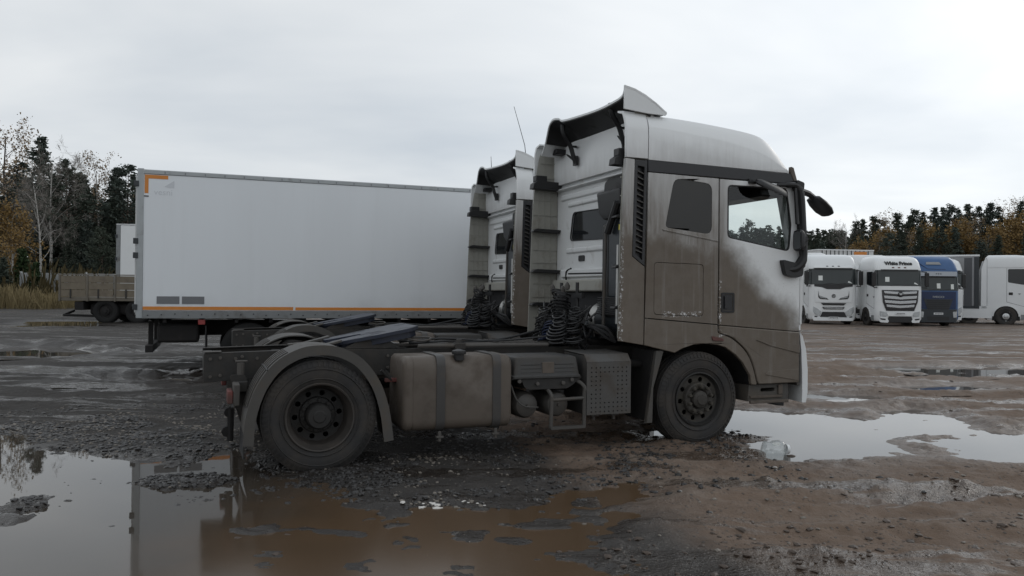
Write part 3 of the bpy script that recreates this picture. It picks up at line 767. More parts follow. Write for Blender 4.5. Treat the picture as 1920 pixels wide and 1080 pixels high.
# chassis --------------------------------------------------------------
for yy in (0.80, 1.60):
    mb = MB()
    a, b = (yy, yy+0.008) if yy < 1 else (yy+0.072, yy+0.08)
    web = [(-0.99, 0.775), (-0.5, 0.80), (5.2, 0.80), (5.2, 1.06), (-0.2, 1.075), (-0.99, 1.055)]
    mb.prism(web, 'y', a, b)
    lo, hi = (a+0.0085, a+0.08) if yy < 1 else (b-0.08, b-0.0085)
    mb.prism([(-0.99, 1.047), (-0.2, 1.067), (5.2, 1.052), (5.2, 1.06), (-0.2, 1.075), (-0.99, 1.055)], 'y', lo, hi)
    mb.prism([(-0.99, 0.775), (-0.5, 0.80), (5.2, 0.80), (5.2, 0.808), (-0.5, 0.808), (-0.99, 0.783)], 'y', lo, hi)
    ob = mb.build('frame_rail', 'dusty_chassis', T, bevel=0.003)
    if yy < 1:
        b0 = None
        for i, (x, z) in enumerate([(-0.93, 1.0), (-0.84, 1.01), (-0.93, 0.83), (-0.84, 0.84), (-0.7, 1.0), (-0.64, 1.02), (-0.5, 1.0), (0.8, 1.0), (0.9, 1.0), (0.8, 0.88), (0.9, 0.88), (2.62, 1.0), (2.66, 0.9)]):
            if b0 is None:
                mb = MB(); mb.lathe([(0.017, 0.0), (0.016, -0.014), (0.0, -0.016)], 'y', (0, 0, 0), 6); b0 = mb.build('bolt', 'dusty_metal', ob, off=(0, 0, 0)); o = b0
            else: o = inst(b0, ob, (0, 0, 0))
            o.location = Vector((x, yy-0.0005, z))+TR_OFF
for x in (-0.99, -0.30, 0.55, 1.6, 2.6, 3.6):
    MB().box(x, x+0.09, 0.885, 1.595, 0.83, 1.03).build('crossmember', 'dusty_chassis', T, bevel=0.006)
MB().box(-0.985, -0.83, 0.79, 0.90, 1.0635, 1.074).build('end_plate', 'dusty_metal', T, bevel=0.003)
mb = MB(); mb.lathe([(0.0, 0.56), (0.075, 0.56), (0.075, 1.1), (0.2, 1.16), (0.2, 1.32), (0.075, 1.38), (0.075, 1.92), (0.0, 1.92)], 'y', (0, 0, 0.51), 18); mb.build('rear_axle', 'dark_under', T)
mb = MB(); mb.tube([(0.1, 1.24, 0.55), (1.2, 1.24, 0.72), (3.0, 1.24, 0.8)], 0.06, 10); mb.build('propshaft', 'dark_under', T)
mb = MB(); mb.box(4.08, 4.2, 0.5, 1.98, 0.42, 0.54); mb.build('front_axle', 'dark_under', T, bevel=0.02)
for yy in (0.9, 1.52):
    mb = MB(); mb.prism([(-0.62, 0.74), (-0.45, 0.66), (0, 0.62), (0.45, 0.66), (0.62, 0.74), (0.62, 0.71), (0.45, 0.60), (0, 0.56), (-0.45, 0.60), (-0.62, 0.71)], 'y', yy, yy+0.08); mb.build('leaf_spring', 'dark_under', T)
    mb = MB(); mb.lathe([(0.10, 0.60), (0.12, 0.66), (0.12, 0.74), (0.10, 0.80)], 'z', (-0.45, yy+0.04, 0), 16); mb.build('air_spring', 'dark_under', T)
mb = MB(); mb.box(3.2, 5.3, 0.95, 1.55, 0.55, 1.14); mb.build('engine_block', 'dark_under', T, bevel=0.04)
mb = MB(); mb.lathe([(0.0, 2.2), (0.18, 2.2), (0.24, 2.6), (0.28, 3.2)], 'x', (0, 1.25, 0.78), 16); mb.build('gearbox', 'dark_under', T)

# rear end: light brackets, hangers
mb = MB(); mb.box(-0.72, -0.60, 0.56, 0.80, 0.70, 0.80); mb.build('lamp_bracket', 'dusty_chassis', T, bevel=0.008)
for s in (0, 1):
    y = 0.34 if s == 0 else mir(0.60)
    mb = MB(); mb.box(-0.79, -0.74, y, y+0.26, 0.62, 0.74); ob = mb.build('tail_lamp', 'red_lens', T, bevel=0.01)
    mb = MB(); mb.box(-0.738, -0.68, y-0.01, y+0.27, 0.60, 0.80); mb.build('lamp_housing', 'dusty_metal', ob, bevel=0.01)
mb = MB(); mb.prism(rnd_poly([(-0.76, 0.86), (-0.62, 0.86), (-0.54, 0.6), (-0.56, 0.4), (-0.66, 0.4), (-0.72, 0.62)], 0.03), 'y', 0.62, 0.64, [circ(-0.615, 0.74, 0.03, 12)]); mb.build('guard_bracket', 'dusty_chassis', T, bevel=0.004)
mb = MB(); mb.tube([(-0.66, 0.66, 0.97), (-0.66, 0.66, 0.86)], 0.035, 10); mb.tube([(-0.71, 0.66, 0.985), (-0.60, 0.66, 0.985)], 0.012, 6); mb.build('valve', 'dusty_metal', T)
mb = MB(); mb.tube([(-0.75, 0.6, 0.55), (-0.75, 0.6, 0.24)], 0.03, 8); mb.tube([(-0.78, 0.58, 0.33), (-0.78, 0.66, 0.33)], 0.05, 8); mb.tube([(-0.76, 0.58, 0.51), (-0.76, 0.66, 0.51)], 0.05, 8); mb.build('hanger_rod', 'dark_under', T)
for s in (0, 1):
    y0, y1 = (0.02, 0.62) if s == 0 else (mir(0.62), mir(0.02))
    MB().box(-0.665, -0.655, y0+0.05, y1-0.02, 0.16, 0.38).build('mud_flap', 'black_plastic', T)

# mudguards ------------------------------------------------------------
GP = smooth_path([(-0.665, 0.29), (-0.64, 0.56), (-0.55, 0.82), (-0.40, 1.02), (-0.20, 1.135), (-0.02, 1.165), (0.18, 1.14), (0.38, 1.03), (0.54, 0.82), (0.63, 0.56), (0.675, 0.265)], 5)
def offset_path(P, d):
    out = []
    for i, p in enumerate(P):
        a = Vector(P[max(i-1, 0)]); b = Vector(P[min(i+1, len(P)-1)]); t = (b-a).normalized()
        out.append((p[0]-t.y*d, p[1]+t.x*d))
    return out
GI = offset_path(GP, -0.012); GF = offset_path(GP, -0.085)
for s in (0, 1):
    f = (lambda y: y) if s == 0 else mir
    mb = MB()
    mb.prism(GP+GI[::-1], 'y', f(0.015), f(0.62))
    ob = mb.build('mudguard', 'mudguard_plastic', T, smooth=30)
    mb = MB(); GO = offset_path(GP, 0.006)
    mb.prism(GO+GF[::-1], 'y', f(0.0), f(0.014)); mb.build('guard_lip', 'mudguard_plastic', ob, smooth=30, bevel=0.004)
    mb = MB()
    for k in range(4):                                  # ribs running over the crown of the rear section
        G2 = offset_path(GP, 0.012); a, b = 6, 19
        y0 = 0.12+0.12*k
        mb.prism(G2[a:b]+GP[a:b][::-1], 'y', f(y0), f(y0+0.05))
    mb.build('guard_rib', 'mudguard_plastic', ob, smooth=30)
    mb = MB(); P3 = [(p[0], f(0.1+0.5*i/9), p[1]+0.01) for i, p in enumerate([GP[14]]*10)]
    mb.tube([(GO[13][0], f(-0.004), GO[13][1]+0.004), (GO[13][0], f(0.3), GO[13][1]+0.012), (GO[13][0], f(0.6), GO[13][1]+0.006)], 0.007, 6); mb.build('guard_strap', 'black_plastic', ob)
    MB().box(0.66, 0.80, f(0.30), f(0.335), 0.78, 0.82).build('side_marker', 'red_lens', T, bevel=0.006)
    mb = MB(); mb.tube([(0.62, f(0.31), 0.9), (0.72, f(0.31), 0.80), (0.78, f(0.5), 0.8), (0.78, f(0.8), 0.84)], 0.018, 6); mb.build('marker_bracket', 'dusty_chassis', T)

# fuel tank (both sides) with scoop round the cap ------------------------
def tank(s):
    f = (lambda y: y) if s == 0 else mir
    sec = rnd_poly(rect(0.02, 0.64, 0.325, 1.045), 0.11, 6)
    def ring(x, ins):
        cy, cz = 0.33, 0.685
        return [(x, f(cy+(p[0]-cy)*(1-ins/0.31)), cz+(p[1]-cz)*(1-ins/0.36)) for p in sec]
    mb = MB(); mb.loft([ring(0.775, 0.05), ring(0.785, 0.02), ring(0.81, 0.0), ring(0.86, 0.0), ring(0.87, 0.006), ring(0.88, 0), ring(1.80, 0.0), ring(1.86, 0), ring(1.885, 0.02), ring(1.895, 0.05)])
    ob = mb.build('fuel_tank', 'tank_metal', T, smooth=40)
    if s == 0:
        c = MB(); c.lathe([(0.0, -0.1), (0.29, -0.1), (0.03, 0.19), (0.0, 0.19)], 'y', (1.37, 0, 1.10), 28)
        cut = c.build('cutter', 'tank_metal', None)
        cut.parent = T
        md = ob.modifiers.new('scoop', 'BOOLEAN'); md.object = cut; md.operation = 'DIFFERENCE'; md.solver = 'EXACT'
        bpy.context.view_layer.update()
        me2 = bpy.data.meshes.new_from_object(ob.evaluated_get(bpy.context.evaluated_depsgraph_get()))
        ob.modifiers.clear(); ob.data = me2; ob.data.name = 'fuel_tank'
        bpy.data.objects.remove(cut)
    for x in (1.10, 1.68):
        so = [(p[0]+(0.012 if p[0] > 0.33 else -0.012)*(1 if abs(p[0]-0.33) > 0.0 else 0), p[1]+(0.012 if p[1] > 0.685 else -0.012)) for p in sec]
        mb = MB(); mb.loft([[(xx, f(p[0]), p[1]) for p in so] for xx in (x, x+0.085)], cap=False)
        mb.loft([[(xx, f(0.33+(p[0]-0.33)*1.0), p[1]) for p in [(a[0], a[1]) for a in so]] for xx in (x, x+0.085)], cap=True)
        st = mb.build('tank_strap', 'strap_metal', ob, smooth=40)
        mb = MB(); mb.box(x+0.028, x+0.057, f(0.03), f(0.06), 0.22, 0.32); mb.box(x+0.005, x+0.08, f(0.02), f(0.07), 0.255, 0.275); mb.build('strap_bolt', 'dusty_metal', st, bevel=0.004)
    mb = MB(); mb.lathe([(0.05, 1.0), (0.05, 1.055), (0.068, 1.058), (0.072, 1.075), (0.068, 1.094), (0.045, 1.10), (0.02, 1.108), (0, 1.108)], 'z', (1.35, f(0.10), 0), 20)
    mb.build('filler_cap', 'black_plastic', ob)
for s in (0, 1): tank(s)

# battery box, air tanks, step frame ---------------------------------------
mb = MB(); lid0 = rnd_poly(rect(1.92, 2.66, 0.05, 0.62), 0.03, 3); 
def ins(P, d, cx=2.29, cy=0.335): return [(cx+(p[0]-cx)*(1-d/0.37), cy+(p[1]-cy)*(1-d/0.28)) for p in P]
mb.loft([[(p[0], p[1], z) for p in ins(lid0, d)] for z, d in ((0.80, -0.012), (0.825, -0.012), (0.832, 0.0), (0.99, 0.022), (1.01, 0.03), (1.022, 0.06))])
lid = mb.build('battery_cover', 'battery_plastic', T, smooth=30, bevel=0.004)
mb = MB()
for k in range(3):
    for (xa, xb) in ((2.0, 2.22), (2.38, 2.60)):
        mb.box(xa, xb, 0.052+0.004*k, 0.068+0.006*k, 0.855+k*0.04, 0.866+k*0.04)
mb.build('cover_rib', 'battery_plastic', lid, bevel=0.003)
MB().box(2.235, 2.365, 0.050, 0.07, 0.85, 0.962).build('cover_label', 'tank_metal', lid, bevel=0.003)
mb = MB(); mb.prism(rnd_poly([(1.90, 0.79), (2.0, 0.79), (2.05, 0.70), (2.10, 0.685), (2.52, 0.685), (2.57, 0.71), (2.68, 0.79), (2.70, 0.80), (1.90, 0.80)], 0.015, 2), 'y', 0.06, 0.60)
tray = mb.build('battery_tray', 'dusty_chassis', T, bevel=0.006)
for x in (1.98, 2.18, 2.47, 2.57):
    mb = MB(); mb.lathe([(0.022, 0.0), (0.02, -0.02), (0.0, -0.022)], 'y', (x, 0.058, 0.745 if 2.1 < x < 2.5 else 0.775), 8); mb.build('tray_bolt', 'dusty_metal', tray)
for x in (2.10, 2.45):
    mb = MB(); mb.lathe([(0.0, 0.11), (0.07, 0.115), (0.115, 0.14), (0.135, 0.185), (0.138, 0.22), (0.138, 0.72), (0.1, 0.76), (0.0, 0.77)], 'y', (x, 0, 0.515), 28)
    ob = mb.build('air_tank', 'mudguard_plastic', T)
    mb = MB(); mb.tube([(x, 0.112, 0.515), (x, 0.09, 0.515)], 0.018, 8); mb.build('drain_plug', 'dusty_metal', ob)
mb = MB(); mb.tube(smooth_path([(1.90, 0.08, 0.74), (1.95, 0.06, 0.60), (2.04, 0.06, 0.52), (2.2, 0.07, 0.50)], 5), 0.008, 6); mb.build('air_line', 'mudguard_plastic', T)
mb = MB()
mb.tube(smooth_path([(2.30, 0.30, 0.70), (2.30, 0.12, 0.69), (2.325, 0.03, 0.63), (2.325, 0.02, 0.55), (2.32, 0.02, 0.29)], 5), 0.021, 8)
mb.tube(smooth_path([(2.60, 0.30, 0.78), (2.64, 0.1, 0.765), (2.70, 0.02, 0.70), (2.70, 0.02, 0.6), (2.70, 0.02, 0.285)], 5), 0.021, 8)
mb.box(2.315, 2.705, -0.005, 0.045, 0.275, 0.305)
mb.tube([(2.33, 0.02, 0.575), (2.70, 0.02, 0.585)], 0.018, 8)
mb.build('step_frame', 'mudguard_plastic', T)

# perforated silencer cover -------------------------------------------------
ox0, ox1 = 2.72, 3.245
holes = []
for i in range(9):
    for j in range(11):
        x = 2.775+i*0.052; z = 0.435+j*0.046
        if 2 < i < 6 and 2 < j < 9: continue
        if i in (1, 7) and j in (10,): pass
        if (i+j) % 2 and (i in (0, 8)) and j % 3 == 2: continue
        holes.append(circ(x, z, 0.0085, 6))
mb = MB(); mb.prism(rect(ox0, ox1, 0.405, 0.955), 'y', 0.0, 0.008, holes)
ob = mb.build('silencer_cover', 'perforated_steel', T, smooth=0)
mb = MB(); mb.prism([(0.0, 0.956), (0.07, 1.035), (0.55, 1.05), (0.55, 1.042), (0.073, 1.027), (0.008, 0.955)], 'x', ox0, ox1); mb.build('cover_top', 'perforated_steel', ob, bevel=0.003)
mb = MB(); mb.prism([(0.009, 0.405), (0.55, 0.405), (0.55, 1.03), (0.075, 1.02), (0.009, 0.95)], 'x', ox0, ox0+0.006); mb.build('cover_side', 'dusty_chassis', ob)
mb = MB(); mb.prism([(0.009, 0.405), (0.55, 0.405), (0.55, 1.03), (0.075, 1.02), (0.009, 0.95)], 'x', ox1-0.006, ox1); mb.build('cover_side', 'dusty_chassis', ob)
MB().box(ox0+0.03, ox1-0.03, 0.035, 0.55, 0.42, 0.95).build('silencer', 'dark_under', T)
for x in (2.83, 3.07):
    mb = MB(); mb.box(x, x+0.09, 0.10, 0.2, 0.375, 0.403); mb.tube([(x+0.045, 0.14, 0.375), (x+0.045, 0.14, 0.33)], 0.018, 8); mb.build('rubber_mount', 'dusty_metal', T)
mb = MB(); mb.tube([(3.25, 0.35, 0.92), (3.50, 0.30, 0.90), (3.75, 0.35, 0.90)], 0.045, 10); mb.build('exhaust_pipe', 'dark_under', T)

# fifth wheel and deck -------------------------------------------------------
def ramp_plate():
    ins_ = 0.0
    outl = [(-0.42, 0.80), (0.28, 0.42), (0.40, 0.46), (0.45, 0.7), (0.45, 0.7)]
    P = rnd_poly([(0.50, -0.36), (0.50, 0.36), (0.40, 0.47), (0.05, 0.47), (-0.42, 0.36), (-0.42, 0.14), (-0.05, 0.05), (-0.05, -0.05), (-0.42, -0.14), (-0.42, -0.36), (0.05, -0.47), (0.40, -0.47)], 0.04, 3)
    mb = MB(); mb.prism(P, 'z', -0.02, 0.015)
    P2 = [(p[0]*0.9+0.02, p[1]*0.9) for p in P]
    mb.prism(P2, 'z', -0.085, -0.021)
    tilt = -0.19; c, s = math.cos(tilt), math.sin(tilt)
    def fn(v): return (0.66+c*v[0]+s*v[2]+TR_OFF.x, 1.24+v[1]+TR_OFF.y, 1.20-s*v[0]+c*v[2])
    return mb.build('fifth_wheel', 'navy_paint', T, off=(0, 0, 0), fn=fn, bevel=0.008)
fw = ramp_plate()
mb = MB()
for yy in (0.84, 1.58): mb.prism([(0.35, 1.08), (0.95, 1.08), (0.78, 1.18), (0.55, 1.18)], 'y', yy, yy+0.06)
mb.box(0.3, 1.0, 0.82, 1.66, 1.076, 1.086); mb.build('fifth_wheel_base', 'dusty_chassis', T, bevel=0.004)
mb = MB(); mb.tube(smooth_path([(1.02, 0.84, 1.17), (1.15, 0.80, 1.15), (1.28, 0.86, 1.165), (1.26, 0.96, 1.18), (1.1, 0.92, 1.18), (1.02, 0.86, 1.18)], 5), 0.012, 6); mb.build('release_handle', 'dusty_metal', T)
for s in (0, 1):
    f = (lambda y: y) if s == 0 else mir
    mb = MB(); mb.loft([[(x, f(0.78), z), (x, f(0.92), z), (x, f(0.92), z-0.02), (x, f(0.78), z-0.02)] for x, z in ((-0.12, 1.085), (0.05, 1.10), (0.25, 1.15), (0.32, 1.17))]); mb.build('slide_ramp', 'mudguard_plastic', T)
mb = MB()
n = 26
for k in range(n):
    x = 2.05+k*(1.0/n); mb.box(x, x+0.022, 0.82, 1.66, 1.10, 1.112 if k % 2 else 1.104)
mb.box(2.04, 3.06, 0.82, 1.66, 1.092, 1.0995); mb.build('catwalk', 'dusty_metal', T)
for (x, z) in ((2.06, 0), (3.0, 0)):
    MB().box(x, x+0.05, 0.86, 1.62, 1.062, 1.0915).build('catwalk_support', 'dusty_chassis', T)
mb = MB(); mb.tube([(1.1, 0.72, 1.10), (2.6, 0.72, 1.095)], 0.022, 8); mb.tube([(0.9, 0.95, 1.10), (2.0, 0.95, 1.10)], 0.018, 8); mb.build('air_pipe', 'dusty_metal', T)
mb = MB(); mb.box(1.5, 1.62, 0.68, 0.80, 1.06, 1.13); mb.lathe([(0.04, 1.13), (0.03, 1.17), (0, 1.17)], 'z', (1.56, 0.74, 0), 10); mb.build('air_valve', 'dusty_chassis', T, bevel=0.01)
mb = MB(); mb.tube(smooth_path([(1.05, 0.9, 1.12), (1.4, 0.85, 1.14), (1.8, 1.0, 1.12), (2.2, 1.05, 1.15), (2.7, 1.1, 1.25)], 5), 0.014, 6); mb.tube(smooth_path([(1.0, 1.1, 1.12), (1.5, 1.2, 1.15), (2.1, 1.0, 1.13), (2.8, 0.8, 1.2)], 5), 0.012, 6); mb.build('cable', 'hose_black', T)
# ------------------------------------------------------------------ cab of the tractor unit
CS = 'cab_side_paint'
arch = [(4.82, 0.655), (4.805, 0.76), (4.70, 0.91), (4.60, 1.0), (4.46, 1.085), (4.35, 1.115), (4.19, 1.13), (4.03, 1.12), (3.90, 1.085), (3.79, 1.035)]
seam_low = smooth_path([(4.365, 1.245), (4.53, 1.195), (4.68, 1.095), (4.78, 0.985), (4.85, 0.84), (4.905, 0.655)], 4)
win_d = rnd_poly([(4.475, 2.32), (5.355, 2.185), (5.385, 2.5), (5.315, 2.925), (4.475, 2.915)], [0.05, 0.07, 0.02, 0.05, 0.06], 4)
win_q = rnd_poly([(3.655, 2.40), (4.265, 2.345), (4.265, 2.91), (3.765, 2.945)], [0.05, 0.09, 0.09, 0.09], 4)
hatch = rnd_poly([(3.52, 1.45), (4.16, 1.43), (4.16, 2.01), (3.52, 2.02)], 0.045, 3)
def grow(P, d):
    c = np.mean(np.array(P), 0); return [tuple(c+(np.array(p)-c)*(1+d/np.hypot(*(np.array(p)-c)))) for p in P]
def side(s):
    f = (lambda y: y) if s == 0 else mir
    ny = 'near' if s == 0 else 'far'
    # fairing behind the cab with its louvre
    mb = MB(); mb.prism([(3.11, 1.17), (3.395, 1.125), (3.402, 1.965), (3.245, 2.075), (3.268, 3.112), (3.163, 3.12)], 'y', f(0.0), f(0.035))
    mb.prism([(3.11, 1.17), (3.125, 1.168), (3.178, 3.12), (3.163, 3.12)], 'y', f(0.035), f(0.06))
    fr = mb.build('side_fairing', CS, T, bevel=0.006)
    mb = MB(); gl = [(3.25, 2.08), (3.402, 1.975), (3.428, 3.11), (3.273, 3.11)]
    inner = [(3.288, 2.10), (3.375, 2.035), (3.392, 3.04), (3.308, 3.05)]
    mb.prism(gl, 'y', f(0.004), f(0.03), [inner])
    mb.prism(gl, 'y', f(0.05), f(0.055))
    gr = mb.build('side_grille', 'belt_black', T, bevel=0.003)
    s0 = None
    for i in range(15):
        z = 2.12+i*0.062; xo = 3.29+i*0.0014
        if s0 is None:
            mb = MB(); mb.prism([(0.0, 0.03), (0.088, -0.0), (0.088, 0.012), (0.0, 0.042)], 'y', 0.0, 0.032 if s == 0 else -0.032); s0 = mb.build('slat', 'mudguard_plastic', gr, off=(0, 0, 0), bevel=0.002); o = s0
        else: o = inst(s0, gr, (0, 0, 0))
        o.location = Vector((xo, f(0.010), z-0.03+(0.0 if i else 0.02)))+TR_OFF
    # rear quarter
    mb = MB(); mb.prism([(3.412, 1.418), (4.352, 1.345), (4.352, 2.975), (3.44, 2.985), (3.437, 2.5)], 'y', f(0.0), f(0.03), [win_q, hatch])
    q = mb.build('quarter_panel', CS, T, bevel=0.005)
    mb = MB(); mb.prism(grow(hatch, -0.006), 'y', f(0.0015), f(0.03)); mb.build('locker_hatch', CS, q, bevel=0.004)
    mb = MB(); mb.prism(grow(hatch, 0.02), 'y', f(0.031), f(0.036)); mb.build('hatch_seal', 'black_plastic', q)
    mb = MB(); mb.prism(win_q, 'y', f(0.005), f(0.02)); mb.build('quarter_window', 'tinted_panel', q, bevel=0.003)
    mb = MB(); mb.prism([(3.62, 2.385), (4.35, 2.285), (4.35, 2.267), (3.62, 2.367)], 'y', f(-0.009), f(-0.0005)); mb.build('pressed_ridge', CS, q, bevel=0.004)
    # wing below with the wheel arch
    low = [(3.402, 1.124), (3.412, 1.408), (4.352, 1.335), (4.357, 1.25)]+[(p[0]-0.004, p[1]-0.004) for p in seam_low[1:]]+arch
    mb = MB(); mb.prism(low, 'y', f(-0.004), f(0.04)); lw = mb.build('wing_panel', CS, T, bevel=0.007)
    mb = MB(); mb.prism(rnd_poly([(4.265, 1.215), (4.42, 1.185), (4.43, 1.155), (4.28, 1.165)], 0.01, 2), 'y', f(-0.018), f(-0.0045)); mb.build('marker_lamp', 'red_lens', lw, bevel=0.004)
    for (xa, xb, z0) in ((3.72, 3.78, 1.40),): pass
    # wheel house
    ai = [(p[0], p[1]+0.0) for p in arch]
    mb = MB(); mb.prism([(p[0], p[1]) for p in arch]+[(p[0], p[1]+0.015) for p in arch[::-1]], 'y', f(0.041), f(0.62)); mb.build('wheel_arch', 'black_plastic', T)
    # door
    up = [(4.372, 1.338), (5.505, 1.255), (5.51, 2.02), (5.495, 2.3), (5.415, 2.972), (4.372, 2.972)]
    mb = MB(); mb.prism(up, 'y', f(0.0), f(0.035), [win_d]); dr = mb.build('door', CS, T, bevel=0.005)
    lo = [(4.372, 1.33), (5.505, 1.247), (5.50, 0.66), (4.925, 0.655)]+[(p[0]+0.008, p[1]+0.003) for p in seam_low[::-1][1:]]
    mb = MB(); mb.prism(lo, 'y', f(-0.012), f(0.035)); mb.build('door_lower', CS, dr, bevel=0.012)
    mb = MB(); mb.prism([(4.87, 1.165), (5.50, 1.10), (5.50, 1.00), (5.05, 1.10)], 'y', f(-0.022), f(-0.0125)); mb.prism([(5.05, 0.80), (5.49, 0.82), (5.49, 0.68), (5.00, 0.765)], 'y', f(-0.02), f(-0.0125)); mb.build('door_moulding', CS, dr, bevel=0.008)
    mb = MB(); mb.prism(grow(win_d, 0.0), 'y', f(0.002), f(0.02), [grow(win_d, -0.022)]); mb.build('window_seal', 'black_plastic', dr, bevel=0.003)
    mb = MB(); v = grow(win_d, -0.02); mb.add([(p[0], f(0.012), p[1]) for p in v], tessellate_polygon([[Vector((p[0], p[1], 0)) for p in v]])); mb.build('door_window', 'clear_glass', dr, smooth=0)
    mb = MB(); mb.prism(rnd_poly(rect(4.395, 4.575, 1.475, 1.70), 0.02, 3), 'y', f(-0.008), f(-0.0006), [rnd_poly(rect(4.415, 4.555, 1.50, 1.68), 0.015, 3)]); hd = mb.build('door_handle', 'black_plastic', dr, bevel=0.004)
    mb = MB(); mb.box(4.42, 4.55, f(-0.003), f(-0.0008), 1.505, 1.675); mb.box(4.435, 4.475, f(-0.02), f(-0.004), 1.52, 1.66); hd2 = mb.build('handle_grip', 'belt_black', dr, bevel=0.004)
    # steps below the door
    mb = MB(); mb.prism([(4.835, 0.648), (5.395, 0.648), (5.40, 0.50), (5.39, 0.455), (4.82, 0.455), (4.82, 0.50)], 'y', f(0.05), f(0.40), [rnd_poly(rect(5.0, 5.2, 0.56, 0.60), 0.01, 2)])
    st = mb.build('entry_step', 'mudguard_plastic', T, bevel=0.01)
    mb = MB(); mb.box(4.84, 5.30, f(0.03), f(0.049), 0.49, 0.52); mb.box(5.24, 5.30, f(0.03), f(0.049), 0.525, 0.64); mb.box(4.83, 5.38, f(0.02), f(0.049), 0.43, 0.465); mb.build('step_tread', 'tank_metal', st, bevel=0.006)
    mb = MB(); mb.prism([(5.05, 0.45), (5.40, 0.44), (5.40, 0.37), (5.30, 0.38)], 'y', f(0.12), f(0.30)); mb.build('lower_bracket', 'black_plastic', st, bevel=0.01)
    # front corner panel and side of the bumper
    mb = MB(); mb.loft([[(5.517, f(0.01), z), (5.57-k, f(0.02), z), (5.61-k, f(0.12), z), (5.63-k, f(0.30), z), (5.59-k, f(0.30), z), (5.52, f(0.06), z)] for z, k in ((1.33, 0.02), (1.5, 0.0), (2.05, 0.005), (2.35, 0.06), (2.95, 0.2))]); mb.build('corner_panel', 'white_paint', T, bevel=0.006)
    mb = MB(); mb.prism([(5.512, 1.34), (5.545, 1.34), (5.545, 2.1), (5.512, 2.1)], 'y', f(0.001), f(0.009)); mb.build('corner_strip', 'white_paint_soiled', T, bevel=0.003)
    mb = MB(); mb.loft([[(x0, f(0.005), z), (x1-0.05, f(0.0), z), (x1, f(0.10), z), (x1+0.07, f(0.5), z), (x1+0.09, f(1.235), z), (x1+0.02, f(1.235), z), (x0+0.04, f(0.2), z)] for x0, x1, z in ((5.56, 5.665, 0.42), (5.565, 5.69, 0.55), (5.56, 5.69, 0.80), (5.545, 5.66, 1.05), (5.525, 5.61, 1.2), (5.515, 5.56, 1.262))]); mb.build('bumper', 'white_paint', T, bevel=0.006)
    mb = MB(); mb.box(5.505, 5.548, f(0.03), f(0.3), 0.62, 1.22); mb.build('bumper_bracket', 'dusty_metal', T, bevel=0.006)
    # A-pillar cover with mirror arms
    mb = MB(); mb.prism(rnd_poly([(5.415, 2.98), (5.43, 2.9), (5.46, 2.45), (5.515, 2.05), (5.52, 1.98), (5.57, 2.02), (5.55, 2.4), (5.47, 2.98)], 0.02, 2), 'y', f(-0.03), f(0.05)); mb.build('pillar_cover', 'black_plastic', T, bevel=0.008)
    mr = MB(); mr.tube(smooth_path([(5.16, f(-0.015), 2.95), (5.28, f(-0.05), 2.955), (5.39, f(-0.07), 2.945), (5.445, f(-0.08), 2.84), (5.475, f(-0.08), 2.5), (5.50, f(-0.075), 2.2), (5.485, f(-0.07), 2.07), (5.40, f(-0.05), 1.99), (5.28, f(-0.02), 1.97)], 4), [0.022]*4+[0.035]*6+[0.042]*13+[0.046]*10, 10)
    mirr = mr.build('mirror_arm', 'black_plastic', T)
    mb = MB(); mb.loft([[(x, f(y0), z0) for (y0, z0) in rnd_poly([(-0.22, zc-h), (-0.08, zc-h), (-0.08, zc+h), (-0.22, zc+h)], 0.05, 3)] for x, zc, h in ((5.335, 2.31, 0.115), (5.355, 2.31, 0.125), (5.38, 2.31, 0.115), (5.395, 2.31, 0.08))]); mb.build('mirror_housing', 'black_plastic', mirr, smooth=45)
    mb = MB(); mb.box(5.328, 5.3335, f(-0.205), f(-0.095), 2.21, 2.41); mb.build('mirror_glass', 'mirror_glass', mirr)
    mb = MB(); mb.tube([(5.36, f(-0.12), 2.5), (5.375, f(-0.07), 2.92)], 0.022, 6); mb.tube([(5.43, f(-0.18), 2.33), (5.49, f(-0.09), 2.3)], 0.03, 6); mb.build('mirror_stay', 'black_plastic', mirr)
    mb = MB(); mb.prism(rnd_poly([(5.20, 2.09), (5.42, 2.05), (5.51, 2.16), (5.50, 1.91), (5.40, 1.88), (5.25, 1.91)], 0.03, 3), 'y', f(-0.07), f(-0.006)); mb.build('mirror_foot', 'black_plastic', mirr, bevel=0.012)
    mb = MB(); mb.loft([[(5.46+dx, f(-0.005+yy), z) for dx, z in rnd_poly([(-0.08, 2.90), (0.02, 2.90), (0.03, 2.99), (-0.08, 3.02)], 0.02, 2)] for yy in (-0.09, 0.03)]); mb.build('pillar_cap', 'black_plastic', mirr, bevel=0.006)
    # front mirror on its own arm, then the ramp mirror over the window
    if s == 0:
        mb = MB(); mb.tube(smooth_path([(5.44, 0.10, 2.93), (5.62, 0.16, 2.935), (5.80, 0.19, 2.91), (5.92, 0.2, 2.85)], 4), [0.045]*4+[0.04]*5+[0.035]*4, 8); fm = mb.build('front_mirror_arm', 'black_plastic', T)
        mb = MB(); q_ = [2*math.pi*k/16 for k in range(16)]
        mb.loft([[(5.875+u*0.245+w*0.055*math.cos(a)*0.7, 0.2+w*0.14*math.sin(a), 2.87-u*0.20+w*0.055*math.cos(a)*0.75) for a in q_] for u, w in ((-0.02, 0.35), (0.06, 0.8), (0.35, 1.0), (0.7, 1.0), (0.95, 0.75), (1.02, 0.3))]); mb.build('front_mirror', 'black_plastic', fm, smooth=50)
        mb = MB(); q_ = [2*math.pi*k/18 for k in range(18)]
        mb.loft([[(4.97+rx*math.cos(a), f(-0.14+0.09*math.sin(a)*sc), 2.885+dz-0.27*rx*math.cos(a)+0.045*math.sin(a)*sc) for a in q_] for rx, sc, dz in ((0.14, 0.6, 0.055), (0.20, 1.0, 0.035), (0.215, 1.1, 0.0), (0.20, 1.05, -0.02))])
        rm = mb.build('ramp_mirror', 'black_plastic', T, smooth=50)
